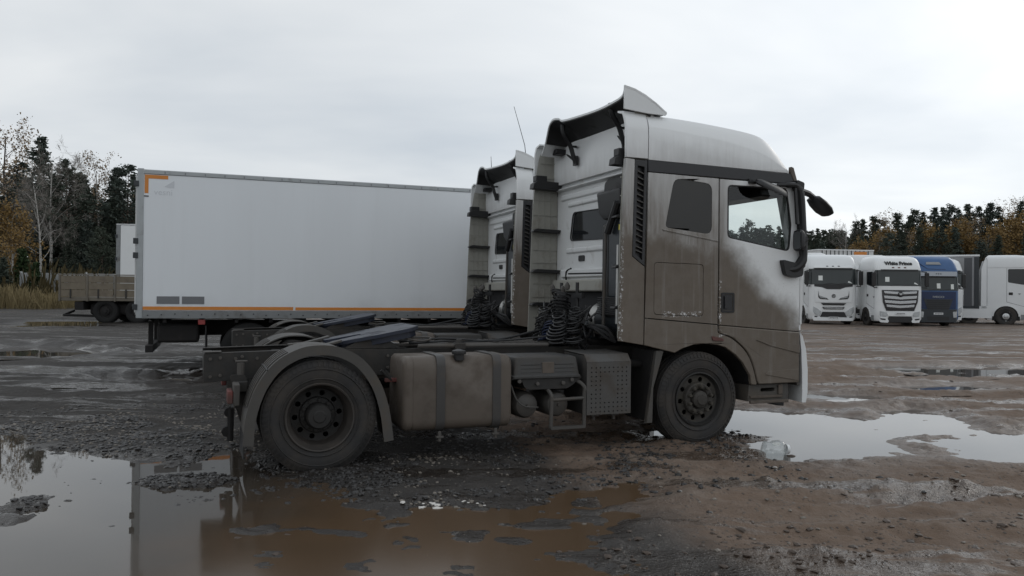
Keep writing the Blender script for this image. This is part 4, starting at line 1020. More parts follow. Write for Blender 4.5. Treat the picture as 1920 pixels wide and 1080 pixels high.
        mb = MB(); mb.tube([(4.80, f(0.0), 2.975), (4.86, f(-0.06), 2.965), (4.95, f(-0.13), 2.93)], 0.015, 8); mb.box(4.75, 4.86, f(-0.03), f(-0.001), 2.945, 3.0); mb.build('mirror_bracket', 'black_plastic', rm, bevel=0.004)
    # belt band
    mb = MB(); mb.prism([(3.435, 2.99), (5.40, 2.978), (5.41, 3.0), (5.385, 3.10), (3.435, 3.118)], 'y', f(-0.003), f(0.05)); mb.build('belt_band', 'belt_black', T, bevel=0.006)
    # drip corner: small upright clip at the front of the roof
    mb = MB(); mb.prism([(5.36, 3.10), (5.42, 2.99), (5.46, 3.0), (5.40, 3.17), (5.365, 3.18)], 'y', f(-0.01), f(0.04)); mb.build('corner_clip', 'tank_metal', T, bevel=0.005)
    # upper corner of the fairing, seamed from the roof
    mb = MB(); P = [(0.0, 3.13), (0.0, 3.42), (0.004, 3.47), (0.03, 3.56), (0.07, 3.635), (0.20, 3.662), (0.20, 3.64), (0.10, 3.61), (0.065, 3.54), (0.04, 3.45), (0.035, 3.13)]
    mb.prism([(f(p[0]), p[1]) for p in P], 'x', 3.163, 3.432); mb.build('fairing_corner', 'cab_roof_paint', T, bevel=0.004, smooth=45)
    # inner face of the fairing: ribbed plastic with shelf brackets
    edge = [(3.115, 1.20), (3.49, 1.20), (3.49, 3.70), (3.32, 3.70), (3.22, 3.35), (3.16, 3.0), (3.135, 2.4)]
    if s == 1: edge = [(3.075, 1.15), (3.49, 1.15), (3.49, 3.70), (3.31, 3.70), (3.22, 3.50), (3.165, 3.2), (3.13, 2.8), (3.115, 2.4)]
    mb = MB(); mb.prism(edge, 'y', f(0.061), f(0.075)); ip = mb.build('fairing_liner', 'inner_fairing_plastic', T)
    mb = MB()
    for z in (1.35, 1.62, 1.80, 2.08, 2.25, 2.44, 2.72, 2.92, 3.22, 3.42): mb.box(3.14+(0.05 if z > 3 else 0)+(0.05 if z > 3.3 else 0), 3.488, f(0.0755), f(0.086), z, z+0.012)
    for x in (3.21, 3.30, 3.39): mb.box(x, x+0.009, f(0.0755), f(0.083), 1.22, 3.0 if x < 3.25 else 3.6)
    mb.build('liner_rib', 'inner_fairing_plastic', ip)
    for (z, h, l) in ((3.06, 0.10, 0.40), (2.49, 0.035, 0.38), (1.95, 0.035, 0.38), (1.51, 0.035, 0.39), (1.33, 0.03, 0.30)):
        mb = MB(); mb.prism([(3.47-l, z), (3.47, z-0.01), (3.50, z+h), (3.49-l+0.05, z+h+0.01), (3.48-l, z+h*0.7)], 'y', f(0.087), f(0.19 if h < 0.05 else 0.22))
        if h > 0.05: mb.box(3.12, 3.28, f(0.087), f(0.20), z+h, z+h+0.08)
        mb.build('shelf_bracket', 'black_plastic', T, bevel=0.006)
    mb = MB(); mb.prism([(3.575, 1.06), (3.665, 1.06), (3.54, 0.66), (3.53, 0.28), (3.455, 0.28)], 'y', f(0.02), f(0.08)); fl_ = mb.build('front_mud_flap', 'mudguard_plastic', T, bevel=0.006)
    mb = MB(); mb.prism([(3.56, 1.06), (3.60, 1.06), (3.50, 0.30), (3.47, 0.30)], 'y', f(0.081), f(0.50)); mb.build('flap_sheet', 'dark_under', fl_, bevel=0.004)
for s in (0, 1): side(s)

# cab interior shell: floor, firewall, ceiling, far things seen through the glass
mb = MB(); mb.box(3.50, 5.50, 0.10, 2.38, 1.30, 1.40); mb.build('cab_floor', 'black_plastic', T)
mb = MB(); mb.box(3.53, 5.30, 0.05, 2.43, 2.99, 3.08); mb.build('headlining', 'inner_fairing_plastic', T)
mb = MB(); mb.box(3.52, 4.30, 0.10, 2.38, 1.405, 2.0); mb.build('bunk', 'seat_fabric', T, bevel=0.04)
for y in (0.42, 1.62):
    mb = MB(); mb.prism(rnd_poly([(4.35, 1.41), (4.95, 1.41), (4.98, 1.95), (4.62, 1.98), (4.55, 2.55), (4.42, 2.55), (4.42, 1.95)], 0.05, 3), 'y', y, y+0.46); ob = mb.build('seat', 'seat_fabric', T, bevel=0.03)
    mb = MB(); mb.prism(rnd_poly([(4.43, 2.57), (4.55, 2.57), (4.53, 2.80), (4.42, 2.80)], 0.03, 3), 'y', y+0.08, y+0.38); mb.build('headrest', 'seat_fabric', ob, bevel=0.03)
mb = MB(); mb.prism(rnd_poly([(5.05, 1.41), (5.50, 1.41), (5.54, 2.05), (5.46, 2.11), (5.15, 2.05), (5.05, 1.9)], 0.04, 3), 'y', 0.07, 2.41); mb.build('dashboard', 'black_plastic', T, bevel=0.02)
mb = MB(); mb.box(5.02, 5.34, 0.10, 2.38, 2.83, 2.98); mb.build('overhead_locker', 'black_plastic', T, bevel=0.02)
mb = MB(); mb.lathe([(0.20, -0.02), (0.225, 0), (0.20, 0.02), (0.18, 0)], 'x', (5.0, 1.85, 2.12), 24, closed=True); mb.build('steering_wheel', 'black_plastic', T)
# windscreen between the corner panels, bowed forward
ys = np.linspace(0.08, W2-0.08, 13)
def bow(y): return 0.13*(1-((y-1.24)/1.24)**2)
mb = MB(); v = []; fcs = []
for i, y in enumerate(ys):
    v += [(5.53+bow(y), y, 2.02), (5.50+bow(y), y, 2.4), (5.37+bow(y), y, 2.98)]
for i in range(len(ys)-1):
    for j in (0, 1): fcs.append((3*i+j, 3*i+3+j, 3*i+4+j, 3*i+1+j))
mb.add(v, fcs); mb.build('windscreen', 'dusty_screen_glass', T, smooth=60)
mb = MB()
for z0, z1, dx in ((1.27, 1.99, 0.0),):
    mb.loft([[(5.58+bow(y), y, z0), (5.60+bow(y), y, 1.6), (5.545+bow(y), y, z1), (5.50+bow(y), y, z1), (5.52+bow(y), y, z0)] for y in ys])
fp = mb.build('front_panel', 'white_paint', T, smooth=40)
for k in range(4):
    mb = MB(); mb.loft([[(5.60+bow(y), y, 1.36+k*0.12), (5.62+bow(y), y, 1.40+k*0.12), (5.60+bow(y), y, 1.42+k*0.12)] for y in ys[2:-2]]); mb.build('grille_bar', 'black_gloss', fp)
mb = MB(); mb.loft([[(5.72+bow(y), y, 0.50), (5.74+bow(y), y, 0.60), (5.70+bow(y), y, 0.72), (5.64+bow(y), y, 0.6)] for y in ys[3:-3]]); mb.build('lower_grille', 'black_plastic', T)
for s in (0, 1):
    f = (lambda y: y) if s == 0 else mir
    mb = MB(); mb.loft([[(5.66, f(0.14), z), (5.735, f(0.52), z), (5.70, f(0.52), z), (5.60, f(0.14), z)] for z in (0.78, 0.98)]); mb.build('headlight', 'headlight', T, bevel=0.01)
# roof cap
bx = [(3.441, 3.62), (3.7, 3.625), (4.01, 3.615), (4.4, 3.59), (4.73, 3.562), (4.93, 3.53), (5.05, 3.475), (5.15, 3.39), (5.25, 3.275), (5.33, 3.15)]
cr = [3.475, 3.462, 3.435, 3.40, 3.345, 3.30, 3.26, 3.21, 3.165, 3.13]
bx = smooth_path(bx, 4); cr = [c[0] for c in smooth_path([(c,) for c in cr], 4)]
def roof_sec(y, t, up, fwd):
    top = [(p[0]+fwd*max(0, (p[0]-4.9)/0.43)**1.5, y, c+(p[1]-c)*t+up) for p, c in zip(bx, cr)]
    xm = top[-1][0]
    return [(3.441, y, 3.122)]+[(3.441, y, 3.122+(top[0][2]-3.122)*u) for u in (0.33, 0.66)]+top+[(xm, y, 3.104)]+[(xm+(3.441-xm)*u, y, 3.104+0.018*u) for u in (0.33, 0.66)]
secs = []
prof = [(0.0, 0.0, 0, -0.01), (0.004, 0.06, 0, 0.0), (0.03, 0.55, 0, 0.015), (0.07, 0.92, 0.0, 0.03), (0.17, 1.0, 0.012, 0.045), (0.4, 1.0, 0.03, 0.08), (0.8, 1.0, 0.04, 0.11), (1.24, 1.0, 0.045, 0.12)]
for a in prof: secs.append(roof_sec(*a))
for a in prof[-2::-1]: secs.append(roof_sec(mir(a[0]), *a[1:]))
mb = MB(); mb.loft(secs); rc = mb.build('roof_cap', 'cab_roof_paint', T, smooth=28)
# sun visor strip over the windscreen
mb = MB(); mb.loft([[(5.40+bow(y), y, 3.09), (5.52+bow(y), y, 3.02), (5.53+bow(y), y, 2.98), (5.40+bow(y), y, 3.03)] for y in ys]); mb.build('sun_visor', 'black_plastic', T)

# rear wall with pressed ribs
mb = MB()
wall = rect(0.06, 2.40, 1.85, 3.62)
winr = rnd_poly([(1.03, 2.32), (1.99, 2.36), (1.93, 2.73), (1.03, 2.70)], 0.06, 4)
winr = rnd_poly([(0.95, 2.335), (1.99, 2.365), (1.905, 2.725), (0.95, 2.70)], [0.05, 0.07, 0.07, 0.05], 4)
mb.prism(wall, 'x', 3.495, 3.53, [winr])
mb.prism([(0.06, 3.621), (2.40, 3.621), (2.40, 3.70), (2.2, 3.70), (0.3, 3.70), (0.06, 3.66)], 'x', 3.495, 3.53)
rw = mb.build('rear_wall', 'white_paint_soiled', T, smooth=0)
mb = MB(); mb.prism(winr, 'x', 3.503, 3.515); mb.build('rear_window', 'dark_glass', rw)
mb = MB(); mb.prism(grow(winr, 0.018), 'x', 3.485, 3.4949, [grow(winr, -0.004)]); mb.build('window_seal', 'black_plastic', rw, bevel=0.003)
def rib(y0, y1, z0, z1, d=0.03):
    mb = MB(); mb.loft([[(3.4948, y0, z0), (3.4948, y1, z0+0.0), (3.4948, y1, z1), (3.4948, y0, z1)], [(3.495-d, y0+0.02, z0+0.02), (3.495-d, y1-0.02, z0+0.02), (3.495-d, y1-0.02, z1-0.02), (3.495-d, y0+0.02, z1-0.02)]])
    mb.build('wall_rib', 'white_paint_soiled', rw, smooth=0, bevel=0.008)
rib(0.10, 2.30, 3.28, 3.44, 0.03); rib(0.10, 2.33, 3.12, 3.255, 0.045); rib(0.10, 2.36, 3.03, 3.085, 0.06)
rib(0.5, 2.06, 2.80, 2.87, 0.022); rib(0.9, 2.10, 2.19, 2.27, 0.025); rib(0.12, 2.20, 1.87, 2.0, 0.05); rib(0.12, 2.28, 2.90, 2.99, 0.02)
mb = MB(); mb.box(3.46, 3.4945, 0.08, 2.36, 3.672, 3.70); mb.build('wall_flange', 'white_paint', rw, bevel=0.006)
mb = MB(); mb.box(3.40, 3.53, 0.10, 2.35, 1.70, 1.85); mb.build('cab_sill', 'inner_fairing_plastic', T, bevel=0.02)
for (y, w, z, h) in ((1.43, 0.15, 3.555, 0.075), (0.80, 0.17, 3.565, 0.075), (1.58, 0.16, 2.085, 0.075)):
    mb = MB(); mb.prism(rnd_poly(rect(y, y+w, z, z+h), 0.02, 3), 'x', 3.482, 3.4946); mb.build('wall_vent', 'black_plastic', rw, bevel=0.003)
mb = MB(); mb.prism(rnd_poly([(0.55, 2.78), (1.06, 2.78), (1.04, 3.0), (0.90, 3.05), (0.55, 3.06)], 0.04, 3), 'x', 3.47, 3.4945); v_ = mb.build('rear_vent', 'black_plastic', rw, bevel=0.006)
mb = MB(); mb.tube(smooth_path([(3.46, 2.03, 1.78), (3.44, 2.0, 1.95), (3.46, 1.9, 2.0)], 4), 0.012, 6); mb.tube([(3.45, 1.95, 1.93), (3.45, 1.0, 1.92)], 0.012, 6); mb.build('wall_cable', 'hose_black', T)

# roof spoiler with dark hollow underside and struts
RE = [(0.01, 3.90), (0.035, 3.84), (0.075, 3.80), (0.22, 3.78), (0.58, 3.77), (1.02, 3.79), (1.53, 3.83), (1.64, 3.875), (1.81, 3.90), (1.92, 3.865), (1.98, 3.79), (2.05, 3.65), (2.16, 3.50)]
RE = smooth_path(RE, 3)
def spo(thick):
    secs = []
    for y, z in RE:
        yy = y*2.46/2.16 if y > 2.0 else y
        zf = 3.655-(0.15*max(0, (y-1.95)/0.2))
        pts = []
        for u in (0, 0.25, 0.5, 0.75, 1.0):
            e = 1-u**1.6 if y < 0.2 else (1-u)**0.9
            pts.append((3.14+0.53*u, y+(0.10 if y > 1.9 else 0)*u, zf+(z-zf)*e))
        secs.append(pts+[(p[0], p[1], p[2]-thick) for p in pts[::-1]])
    return secs
mb = MB(); mb.loft(spo(0.022)); sp = mb.build('roof_spoiler', 'white_paint', T, smooth=40)
mb = MB(); mb.prism([(3.14, 3.645), (3.44, 3.62), (3.66, 3.62), (3.67, 3.652), (3.61, 3.70), (3.54, 3.748), (3.475, 3.785), (3.405, 3.823), (3.34, 3.85), (3.27, 3.875), (3.20, 3.892), (3.14, 3.90)], 'y', 0.012, 0.03); mb.build('spoiler_end', 'white_paint', sp, bevel=0.004)
mb = MB(); u_ = []
for y, z in RE[2:-3]:
    u_.append([(3.155, y, z-0.028), (3.4, y, (z+3.66)/2-0.028), (3.48, y, 3.62), (3.48, y, 3.60), (3.155, y, z-0.034)])
mb.loft(u_); mb.build('spoiler_underside', 'black_plastic', sp, smooth=40)
for y, dy in ((1.66, 0.12), (0.42, 0.0)):
    mb = MB()
    mb.tube(smooth_path([(3.20, y, 3.80), (3.22, y, 3.68), (3.32, y+0.02, 3.55), (3.36, y+0.02, 3.44), (3.40, y+0.02, 3.33)], 4), 0.03, 8)
    mb.tube([(3.47, y+0.05+dy, 3.57), (3.40, y+0.02, 3.54), (3.33, y+0.02, 3.54)], 0.016, 6)
    mb.tube([(3.40, y+0.02, 3.35), (3.46, y+0.30+dy, 3.52)], 0.015, 6)
    mb.box(3.38, 3.42, y-0.02, y+0.06, 3.30, 3.42); mb.build('spoiler_strut', 'black_plastic', T)
mb = MB(); mb.box(3.30, 3.46, 2.05, 2.30, 3.50, 3.57); mb.build('spoiler_hinge', 'black_plastic', T, bevel=0.01)

# air intake stack, filter and ribbed hoses behind the cab
mb = MB(); mb.loft([[(3.14+a, 0.10+a, z), (3.14+a, 0.60-a*1.5+b, z), (3.40, 0.78-a+b, z), (3.44, 0.10+a, z)] for z, a, b in ((2.50, 0.03, -0.05), (2.58, 0.01, 0.0), (2.80, 0.0, 0.02), (2.82, 0.02, 0.0))])
ob = mb.build('intake_cowl', 'black_plastic', T, bevel=0.015)
mb = MB(); mb.box(3.17, 3.44, 0.10, 0.40, 1.62, 2.74); mb.build('intake_duct', 'dark_slate', T, bevel=0.03)
mb = MB(); mb.box(3.20, 3.42, 0.42, 0.60, 1.60, 2.46); mb.build('intake_pipe', 'black_plastic', T, bevel=0.03)
mb = MB()
for k in range(9): mb.box(3.15, 3.46, 0.09, 0.60, 1.44+k*0.022, 1.454+k*0.022)
mb.box(3.18, 3.43, 0.12, 0.57, 1.42, 1.64); mb.build('ribbed_bellows', 'black_plastic', T, bevel=0.004)
mb = MB(); mb.lathe([(0, 0.08), (0.18, 0.08), (0.19, 0.12), (0.19, 0.80), (0.17, 0.86), (0, 0.88)], 'y', (3.40, 0, 1.38), 24); ob = mb.build('air_filter', 'dark_slate', T)
mb = MB()
for k in range(5): mb.lathe([(0.185, 0.78+k*0.03), (0.20, 0.79+k*0.03), (0.185, 0.8+k*0.03)], 'y', (3.40, 0, 1.38), 24)
mb.build('filter_ring', 'steel', ob)
mb = MB(); mb.tube(smooth_path([(3.40, 0.86, 1.4), (3.36, 1.0, 1.38), (3.32, 1.06, 1.2), (3.4, 1.1, 1.0)], 5), 0.10, 12); mb.build('intake_elbow', 'dark_slate', T)
mb = MB(); mb.tube([(3.17, 0.44, 2.44), (3.15, 0.45, 1.30), (3.17, 0.46, 1.20)], 0.018, 8); mb.build('support_rod', 'dusty_metal', T)
mb = MB(); mb.tube([(3.13, 0.12, 2.66), (3.12, 0.32, 2.34)], 0.04, 8); mb.build('exhaust_stub', 'black_plastic', T)
mb = MB(); mb.box(3.15, 3.163, 0.085, 0.125, 2.36, 2.42); mb.build('warning_tag', 'yellow_tag', T)
mb = MB(); mb.tube([(3.14, 0.12, 2.2), (3.13, 0.12, 1.35)], 0.014, 6); mb.build('grey_rod', 'steel', T)
mb = MB()
for k in range(3): mb.tube(smooth_path([(3.05+0.06*k, 0.5+0.1*k, 1.2), (3.0, 0.4+0.1*k, 1.3), (3.1, 0.3, 1.2+0.05*k), (3.2, 0.25, 1.15)], 4), 0.02, 6)
mb.build('dark_hose', 'hose_black', T)
# spiral air and power lines hanging in stacks
def coil(y, x, r, z0, z1, n, mat, rr=0.0085, tilt=0.0):
    pts = []; N = n*14; rc = random.Random(int(y*100+x*1000)); ph = rc.random()*6
    loops = [(rc.uniform(0.72, 1.28), rc.uniform(-0.035, 0.035), rc.uniform(-0.035, 0.035), rc.uniform(-0.022, 0.022)) for _ in range(n+2)]
    for i in range(N+1):
        q = 2*math.pi*i/14; u = i/N; k_ = int(i/14); t_ = i/14-k_
        a, b = loops[k_], loops[k_+1]; w, ox, oy, oz = (a[m]*(1-t_)+b[m]*t_ for m in range(4))
        rad = r*w*(1.25-0.6*u)
        pts.append((x+rad*math.cos(q)+tilt*u+ox, y+rad*math.sin(q)+oy, z0+(z1-z0)*u+oz+0.035*math.sin(q+ph)*w))
    mb = MB(); mb.tube(pts, rr, 5); mb.build('coiled_hose', mat, T)
coil(1.30, 2.86, 0.11, 1.10, 1.50, 11, 'hose_black'); coil(1.06, 2.90, 0.12, 1.10, 1.70, 17, 'hose_black')
coil(0.86, 2.84, 0.12, 1.12, 1.66, 15, 'hose_black'); coil(0.62, 2.90, 0.11, 1.12, 1.52, 11, 'hose_black')
coil(0.96, 2.74, 0.10, 1.10, 1.34, 7, 'hose_blue'); coil(0.72, 2.72, 0.09, 1.13, 1.44, 8, 'hose_black', 0.011)
coil(1.2, 2.76, 0.10, 1.12, 1.46, 9, 'hose_black', 0.011)
mb = MB(); mb.tube(smooth_path([(2.75, 1.3, 1.13), (2.7, 1.1, 1.14), (2.78, 0.9, 1.2), (2.8, 0.75, 1.3)], 5), 0.02, 6); mb.build('blue_hose', 'hose_blue', T)
mb = MB(); mb.tube([(3.0, 1.22, 1.10), (3.0, 1.22, 1.80)], 0.02, 6); mb.tube([(3.0, 0.80, 1.10), (3.0, 0.80, 1.80)], 0.02, 6); mb.box(2.98, 3.02, 0.65, 1.35, 1.62, 1.68); mb.build('hose_stand', 'black_plastic', T)
mb = MB()
for y, z in ((1.26, 1.74), (0.98, 1.72), (0.86, 1.76), (0.92, 1.45), (1.1, 1.62)):
    mb.lathe([(0, z-0.05), (0.03, z-0.04), (0.035, z), (0.02, z+0.03), (0.0, z+0.05)], 'z', (2.9, y, 0), 8)
mb.build('hose_coupling', 'dusty_metal', T)
rnd = random.Random(3)
mb = MB()
for k in range(26):
    y = rnd.uniform(0.3, 1.5); z = rnd.uniform(1.1, 1.6); a = rnd.uniform(-0.2, 0.2); b = rnd.uniform(-0.25, 0.25)
    mb.tube(smooth_path([(2.95, y, z), (2.9+a, y+b*0.5, z-0.12), (2.95, y+b, z-0.03)], 3), 0.012, 5)
mb.build('cable_tangle', 'hose_black', T)['kind'] = 'stuff'
MB.off = Vector((0, 0, 0))

# the second unit stands behind: its own copy of every part
_p2 = truck_world(2.0, 1.24, -2.905, 11.24, 0.3517)
truck2 = dup(truck, (_p2[0], _p2[1], 0.012), 0.3517, 'second tractor unit, parked behind the nearest one in front of the white box body')
mb = MB(); mb.tube([(3.55, 0.55, 3.62), (3.52, 0.62, 4.1), (3.36, 0.72, 4.75)], [0.008, 0.006, 0.004], 5)
o = mb.build('antenna', 'black_plastic', truck2, off=TR_OFF)
mb = MB(); mb.tube([(3.4, 1.95, 3.62), (3.39, 1.95, 3.95), (3.38, 1.95, 4.12)], [0.008, 0.006, 0.004], 5); mb.build('antenna', 'black_plastic', truck2, off=TR_OFF)
# ------------------------------------------------------------------ white box body behind the tractors
def simple_wheel(parent, x, y, z, r=0.5, w=0.3, fl=1, axis='y', disc='rim_dark', nuts=False, name='wheel', tyre='rubber'):
    """tyre with a dished disc; fl = +1 when the outer face looks towards -axis"""
    ax = {'y': lambda a, b: (a, b)}
    mb = MB(); c = (x, y, z)
    cc = (x, 0, z) if axis == 'y' else (0, y, z)
    t0 = y if axis == 'y' else x
    mb.lathe([(p[0], t0+p[1]) for p in tyre_profile(r, w, r*0.56)], axis, cc, 28)
    ob = mb.build(name, tyre, parent)
    o = t0-fl*w*0.42
    mb = MB(); mb.lathe([(r*0.57, o), (r*0.56, o-fl*0.012), (r*0.52, o+fl*0.01), (r*0.50, o+fl*0.05), (r*0.34, o+fl*0.05), (r*0.32, o-fl*0.01), (r*0.18, o-fl*0.015), (r*0.16, o-fl*0.06), (0, o-fl*0.065)], axis, cc, 24)
    rim = mb.build('rim', disc, ob)
    if nuts:
        mb = MB()
        for k in range(10):
            q = 2*math.pi*k/10; a, b = r*0.43*math.cos(q), r*0.43*math.sin(q)
            if axis == 'y': mb.box(x+a-0.03, x+a+0.03, o+fl*0.02, o+fl*0.052, z+b-0.03, z+b+0.03)
            else: mb.box(o+fl*0.02, o+fl*0.052, y+a-0.03, y+a+0.03, z+b-0.03, z+b+0.03)
        mb.build('hand_hole', 'black_plastic', rim)
    return ob

BXY, BYAW = (-6.5086, 13.756), 0.3567
bz = 0.10
box = thing('box_truck', 'white box body truck with orange reflective tape along its lower edge', 'truck', (BXY[0], BXY[1], bz), BYAW)
B0, BH, BL = 1.062, 2.60, 7.6           # floor height above its ground, height, length
MB().box(0.06, BL, 0.012, 2.48, B0+0.14, B0+BH-0.075).build('side_panel', 'box_panel_paint', box, bevel=0.004)
MB().box(0.0, BL, 0.0, 2.5, B0, B0+0.138).build('lower_rail', 'trailer_frame_grey', box, bevel=0.006)
MB().box(0.0, BL, 0.0, 2.5, B0+BH-0.073, B0+BH).build('roof_rail', 'alu_profile', box, bevel=0.008)
MB().box(0.07, BL-0.02, 0.05, 2.45, B0+BH+0.001, B0+BH+0.012).build('roof_sheet', 'white_paint_soiled', box)
MB().box(-0.03, 0.075, -0.004, 2.504, B0+0.003, B0+BH+0.02).build('rear_frame', 'alu_profile', box, bevel=0.008)
for y0 in (0.12, 1.27): 
    ob = MB().box(-0.065, -0.031, y0, y0+1.11, B0+0.1, B0+BH-0.1).build('rear_door', 'white_paint_soiled', box, bevel=0.006)
    mb = MB(); mb.tube([(-0.085, y0+0.55, B0+0.05), (-0.085, y0+0.55, B0+BH-0.05)], 0.014, 8); mb.build('lock_rod', 'steel', ob)
for z in (0.15, 1.05, 1.30, 2.3): MB().box(-0.085, -0.004, -0.022, 0.05, B0+z, B0+z+0.1).build('door_hinge', 'dark_slate', box, bevel=0.006)
mb = MB(); mb.box(0.08, 2.62, 0.008, 0.0115, B0+0.150, B0+0.21); mb.box(2.66, 6.2, 0.008, 0.0115, B0+0.150, B0+0.205); mb.box(6.22, BL-0.05, 0.008, 0.0115, B0+0.150, B0+0.205); mb.build('reflective_tape', 'orange_tape', box)
mb = MB(); mb.box(0.085, 0.46, 0.008, 0.0115, B0+BH-0.15, B0+BH-0.085); mb.box(0.085, 0.145, 0.008, 0.0115, B0+BH-0.41, B0+BH-0.1505); mb.build('corner_tape', 'orange_tape', box)
mb = MB(); mb.box(0.30, 0.67, 0.007, 0.0115, B0+0.255, B0+0.39); mb.box(0.71, 1.08, 0.007, 0.0115, B0+0.255, B0+0.39); mb.build('grey_placard', 'grey_plate', box)
MB().box(0.05, 0.15, 0.004, 0.0115, B0+BH-0.47, B0+BH-0.45).build('door_seal_tab', 'dark_slate', box)
mb = MB(); mb.prism([(0.40, B0+BH-0.28), (0.56, B0+BH-0.17), (0.56, B0+BH-0.30), (0.47, B0+BH-0.30)], 'y', 0.009, 0.0115); mb.build('logo_mark', 'letter_grey', box)
text_mesh('vesni', 0.15, 'logo_text', 'letter_grey', box, (0.385, 0.0112, B0+BH-0.385), (R(90), 0, 0), 0.001, 0.0)
r0 = None
for i in range(34):
    x = 0.16+i*0.22
    if r0 is None:
        mb = MB(); mb.lathe([(0.013, 0.0), (0.010, -0.008), (0.0, -0.009)], 'y', (0, 0, 0), 8); r0 = mb.build('rivet', 'dark_slate', box); o = r0
    else: o = inst(r0, box, (0, 0, 0))
    o.location = (x, -0.0005, B0+0.055+0.012*((i*7) % 3))
mb = MB()
for i in range(22): mb.box(0.4+i*0.33, 0.42+i*0.33, -0.004, 0.0, B0+BH-0.06, B0+BH-0.02)
mb.build('roof_clip', 'trailer_frame_grey', box)
for y in (0.85, 1.6): MB().box(0.3, 9.6, y, y+0.09, 0.72, 0.98).build('frame_rail', 'dark_under', box)
for x in np.arange(0.4, 7.5, 0.6): MB().box(x, x+0.06, 0.05, 2.45, 0.985, B0-0.001).build('crossmember', 'dark_under', box)
MB().box(0.12, 0.24, 0.10, 2.4, 0.46, 0.58).build('underrun_bar', 'dark_under', box)
for y in (0.5, 1.9): MB().box(0.14, 0.22, y, y+0.07, 0.585, 0.98).build('underrun_post', 'dark_under', box)
MB().box(0.30, 1.0, 0.2, 0.75, 0.62, 0.95).build('spare_carrier', 'dark_under', box, bevel=0.05)
MB().box(0.98, 1.10, 0.02, 0.06, 0.95, 1.04).build('side_marker', 'red_bright', box, bevel=0.006)
for y in (0.08, 1.85): MB().box(1.10, 1.12, y, y+0.55, 0.22, 0.92).build('mud_flap', 'black_plastic', box)
for x in (1.85, 7.9):
    for y, f_ in ((0.25, 1), (2.25, -1)): simple_wheel(box, x, y, 0.49, 0.49, 0.36 if x < 5 else 0.28, f_, disc='dark_under', tyre='tyre_painted_shade')  # tyres and discs near black, shade under the box put into their colour
MB().box(2.9, 5.2, 0.15, 0.5, 0.45, 0.92).build('side_guard', 'dark_under', box, bevel=0.02)
mb = MB(); mb.loft([[(x0, 0.1, z), (x1, 0.1, z), (x1+0.1, 0.6, z), (x1+0.1, 1.9, z), (x1, 2.4, z), (x0, 2.4, z)] for x0, x1, z in ((7.85, 9.7, 0.55), (7.75, 9.75, 1.2), (7.75, 9.7, 1.7), (7.78, 9.4, 2.6), (7.85, 9.2, 2.8))]); cb = mb.build('cab', 'white_paint', box, bevel=0.04)
mb = MB(); mb.box(8.3, 9.2, 0.085, 0.11, 1.75, 2.45); mb.build('cab_window', 'screen_glass', box, bevel=0.01)

# ------------------------------------------------------------------ flatbed with dropsides and a white van body beyond it
FB = (-17.30, 30.2); fz = gz(-15, 31)
flat = thing('flatbed_truck', 'old flatbed truck with weathered brown dropsides beyond the white box body', 'truck', (FB[0], FB[1], fz), 0.06)
zb = 0.86
MB().box(0.0, 6.2, 0.0, 2.4, zb, zb+0.14).build('bed_floor', 'board_frame', flat, bevel=0.01)
for i in range(6):
    x0 = 0.02+i*1.03
    for j in range(3):
        MB().box(x0+0.05, x0+0.98, -0.028-0.004*((i+j) % 2), -0.001, zb+0.16+j*0.27, zb+0.155+j*0.27+0.262).build('side_board', 'board_wood', flat, bevel=0.006)
    MB().box(x0-0.02, x0+0.045, -0.05, 0.03, zb-0.02, zb+1.0).build('stake_post', 'board_frame', flat, bevel=0.008)
    MB().box(x0+0.4, x0+0.46, -0.06, -0.0325, zb+0.1, zb+0.45).build('latch', 'dusty_chassis', flat, bevel=0.008)
MB().box(-0.03, 6.2, -0.04, -0.0005, zb+0.98, zb+1.02).build('top_rail', 'board_frame', flat, bevel=0.006)
for j in range(3): MB().box(-0.03, 0.0, 0.02, 2.38, zb+0.16+j*0.27, zb+0.155+j*0.27+0.262).build('tail_board', 'board_wood', flat, bevel=0.006)
MB().box(0.5, 6.4, 0.8, 0.9, zb-0.3, zb-0.01).build('frame_rail', 'dark_under', flat); MB().box(0.5, 6.4, 1.5, 1.6, zb-0.3, zb-0.01).build('frame_rail', 'dark_under', flat)
MB().box(0.55, 0.9, 0.05, 0.7, zb-0.35, zb-0.02).build('tail_light_box', 'dark_under', flat, bevel=0.03)
for x in (1.7, 2.9):
    for y, f_ in ((0.25, 1), (2.15, -1)): simple_wheel(flat, x, y, 0.47, 0.47, 0.4, f_, disc='dark_under', tyre='tyre_painted_shade')  # wheels coloured near black to stand in for shade below the bed
MB().box(1.0, 4.5, 0.3, 2.1, 0.32, zb-0.1).build('axle_gear', 'dark_under', flat, bevel=0.1)
mb = MB(); mb.tube([(0.0, 1.2, 0.45), (-0.0, 0.4, 0.3), (1.2, 0.3, 0.28)], 0.05, 6); mb.build('tow_bar', 'dark_under', flat)

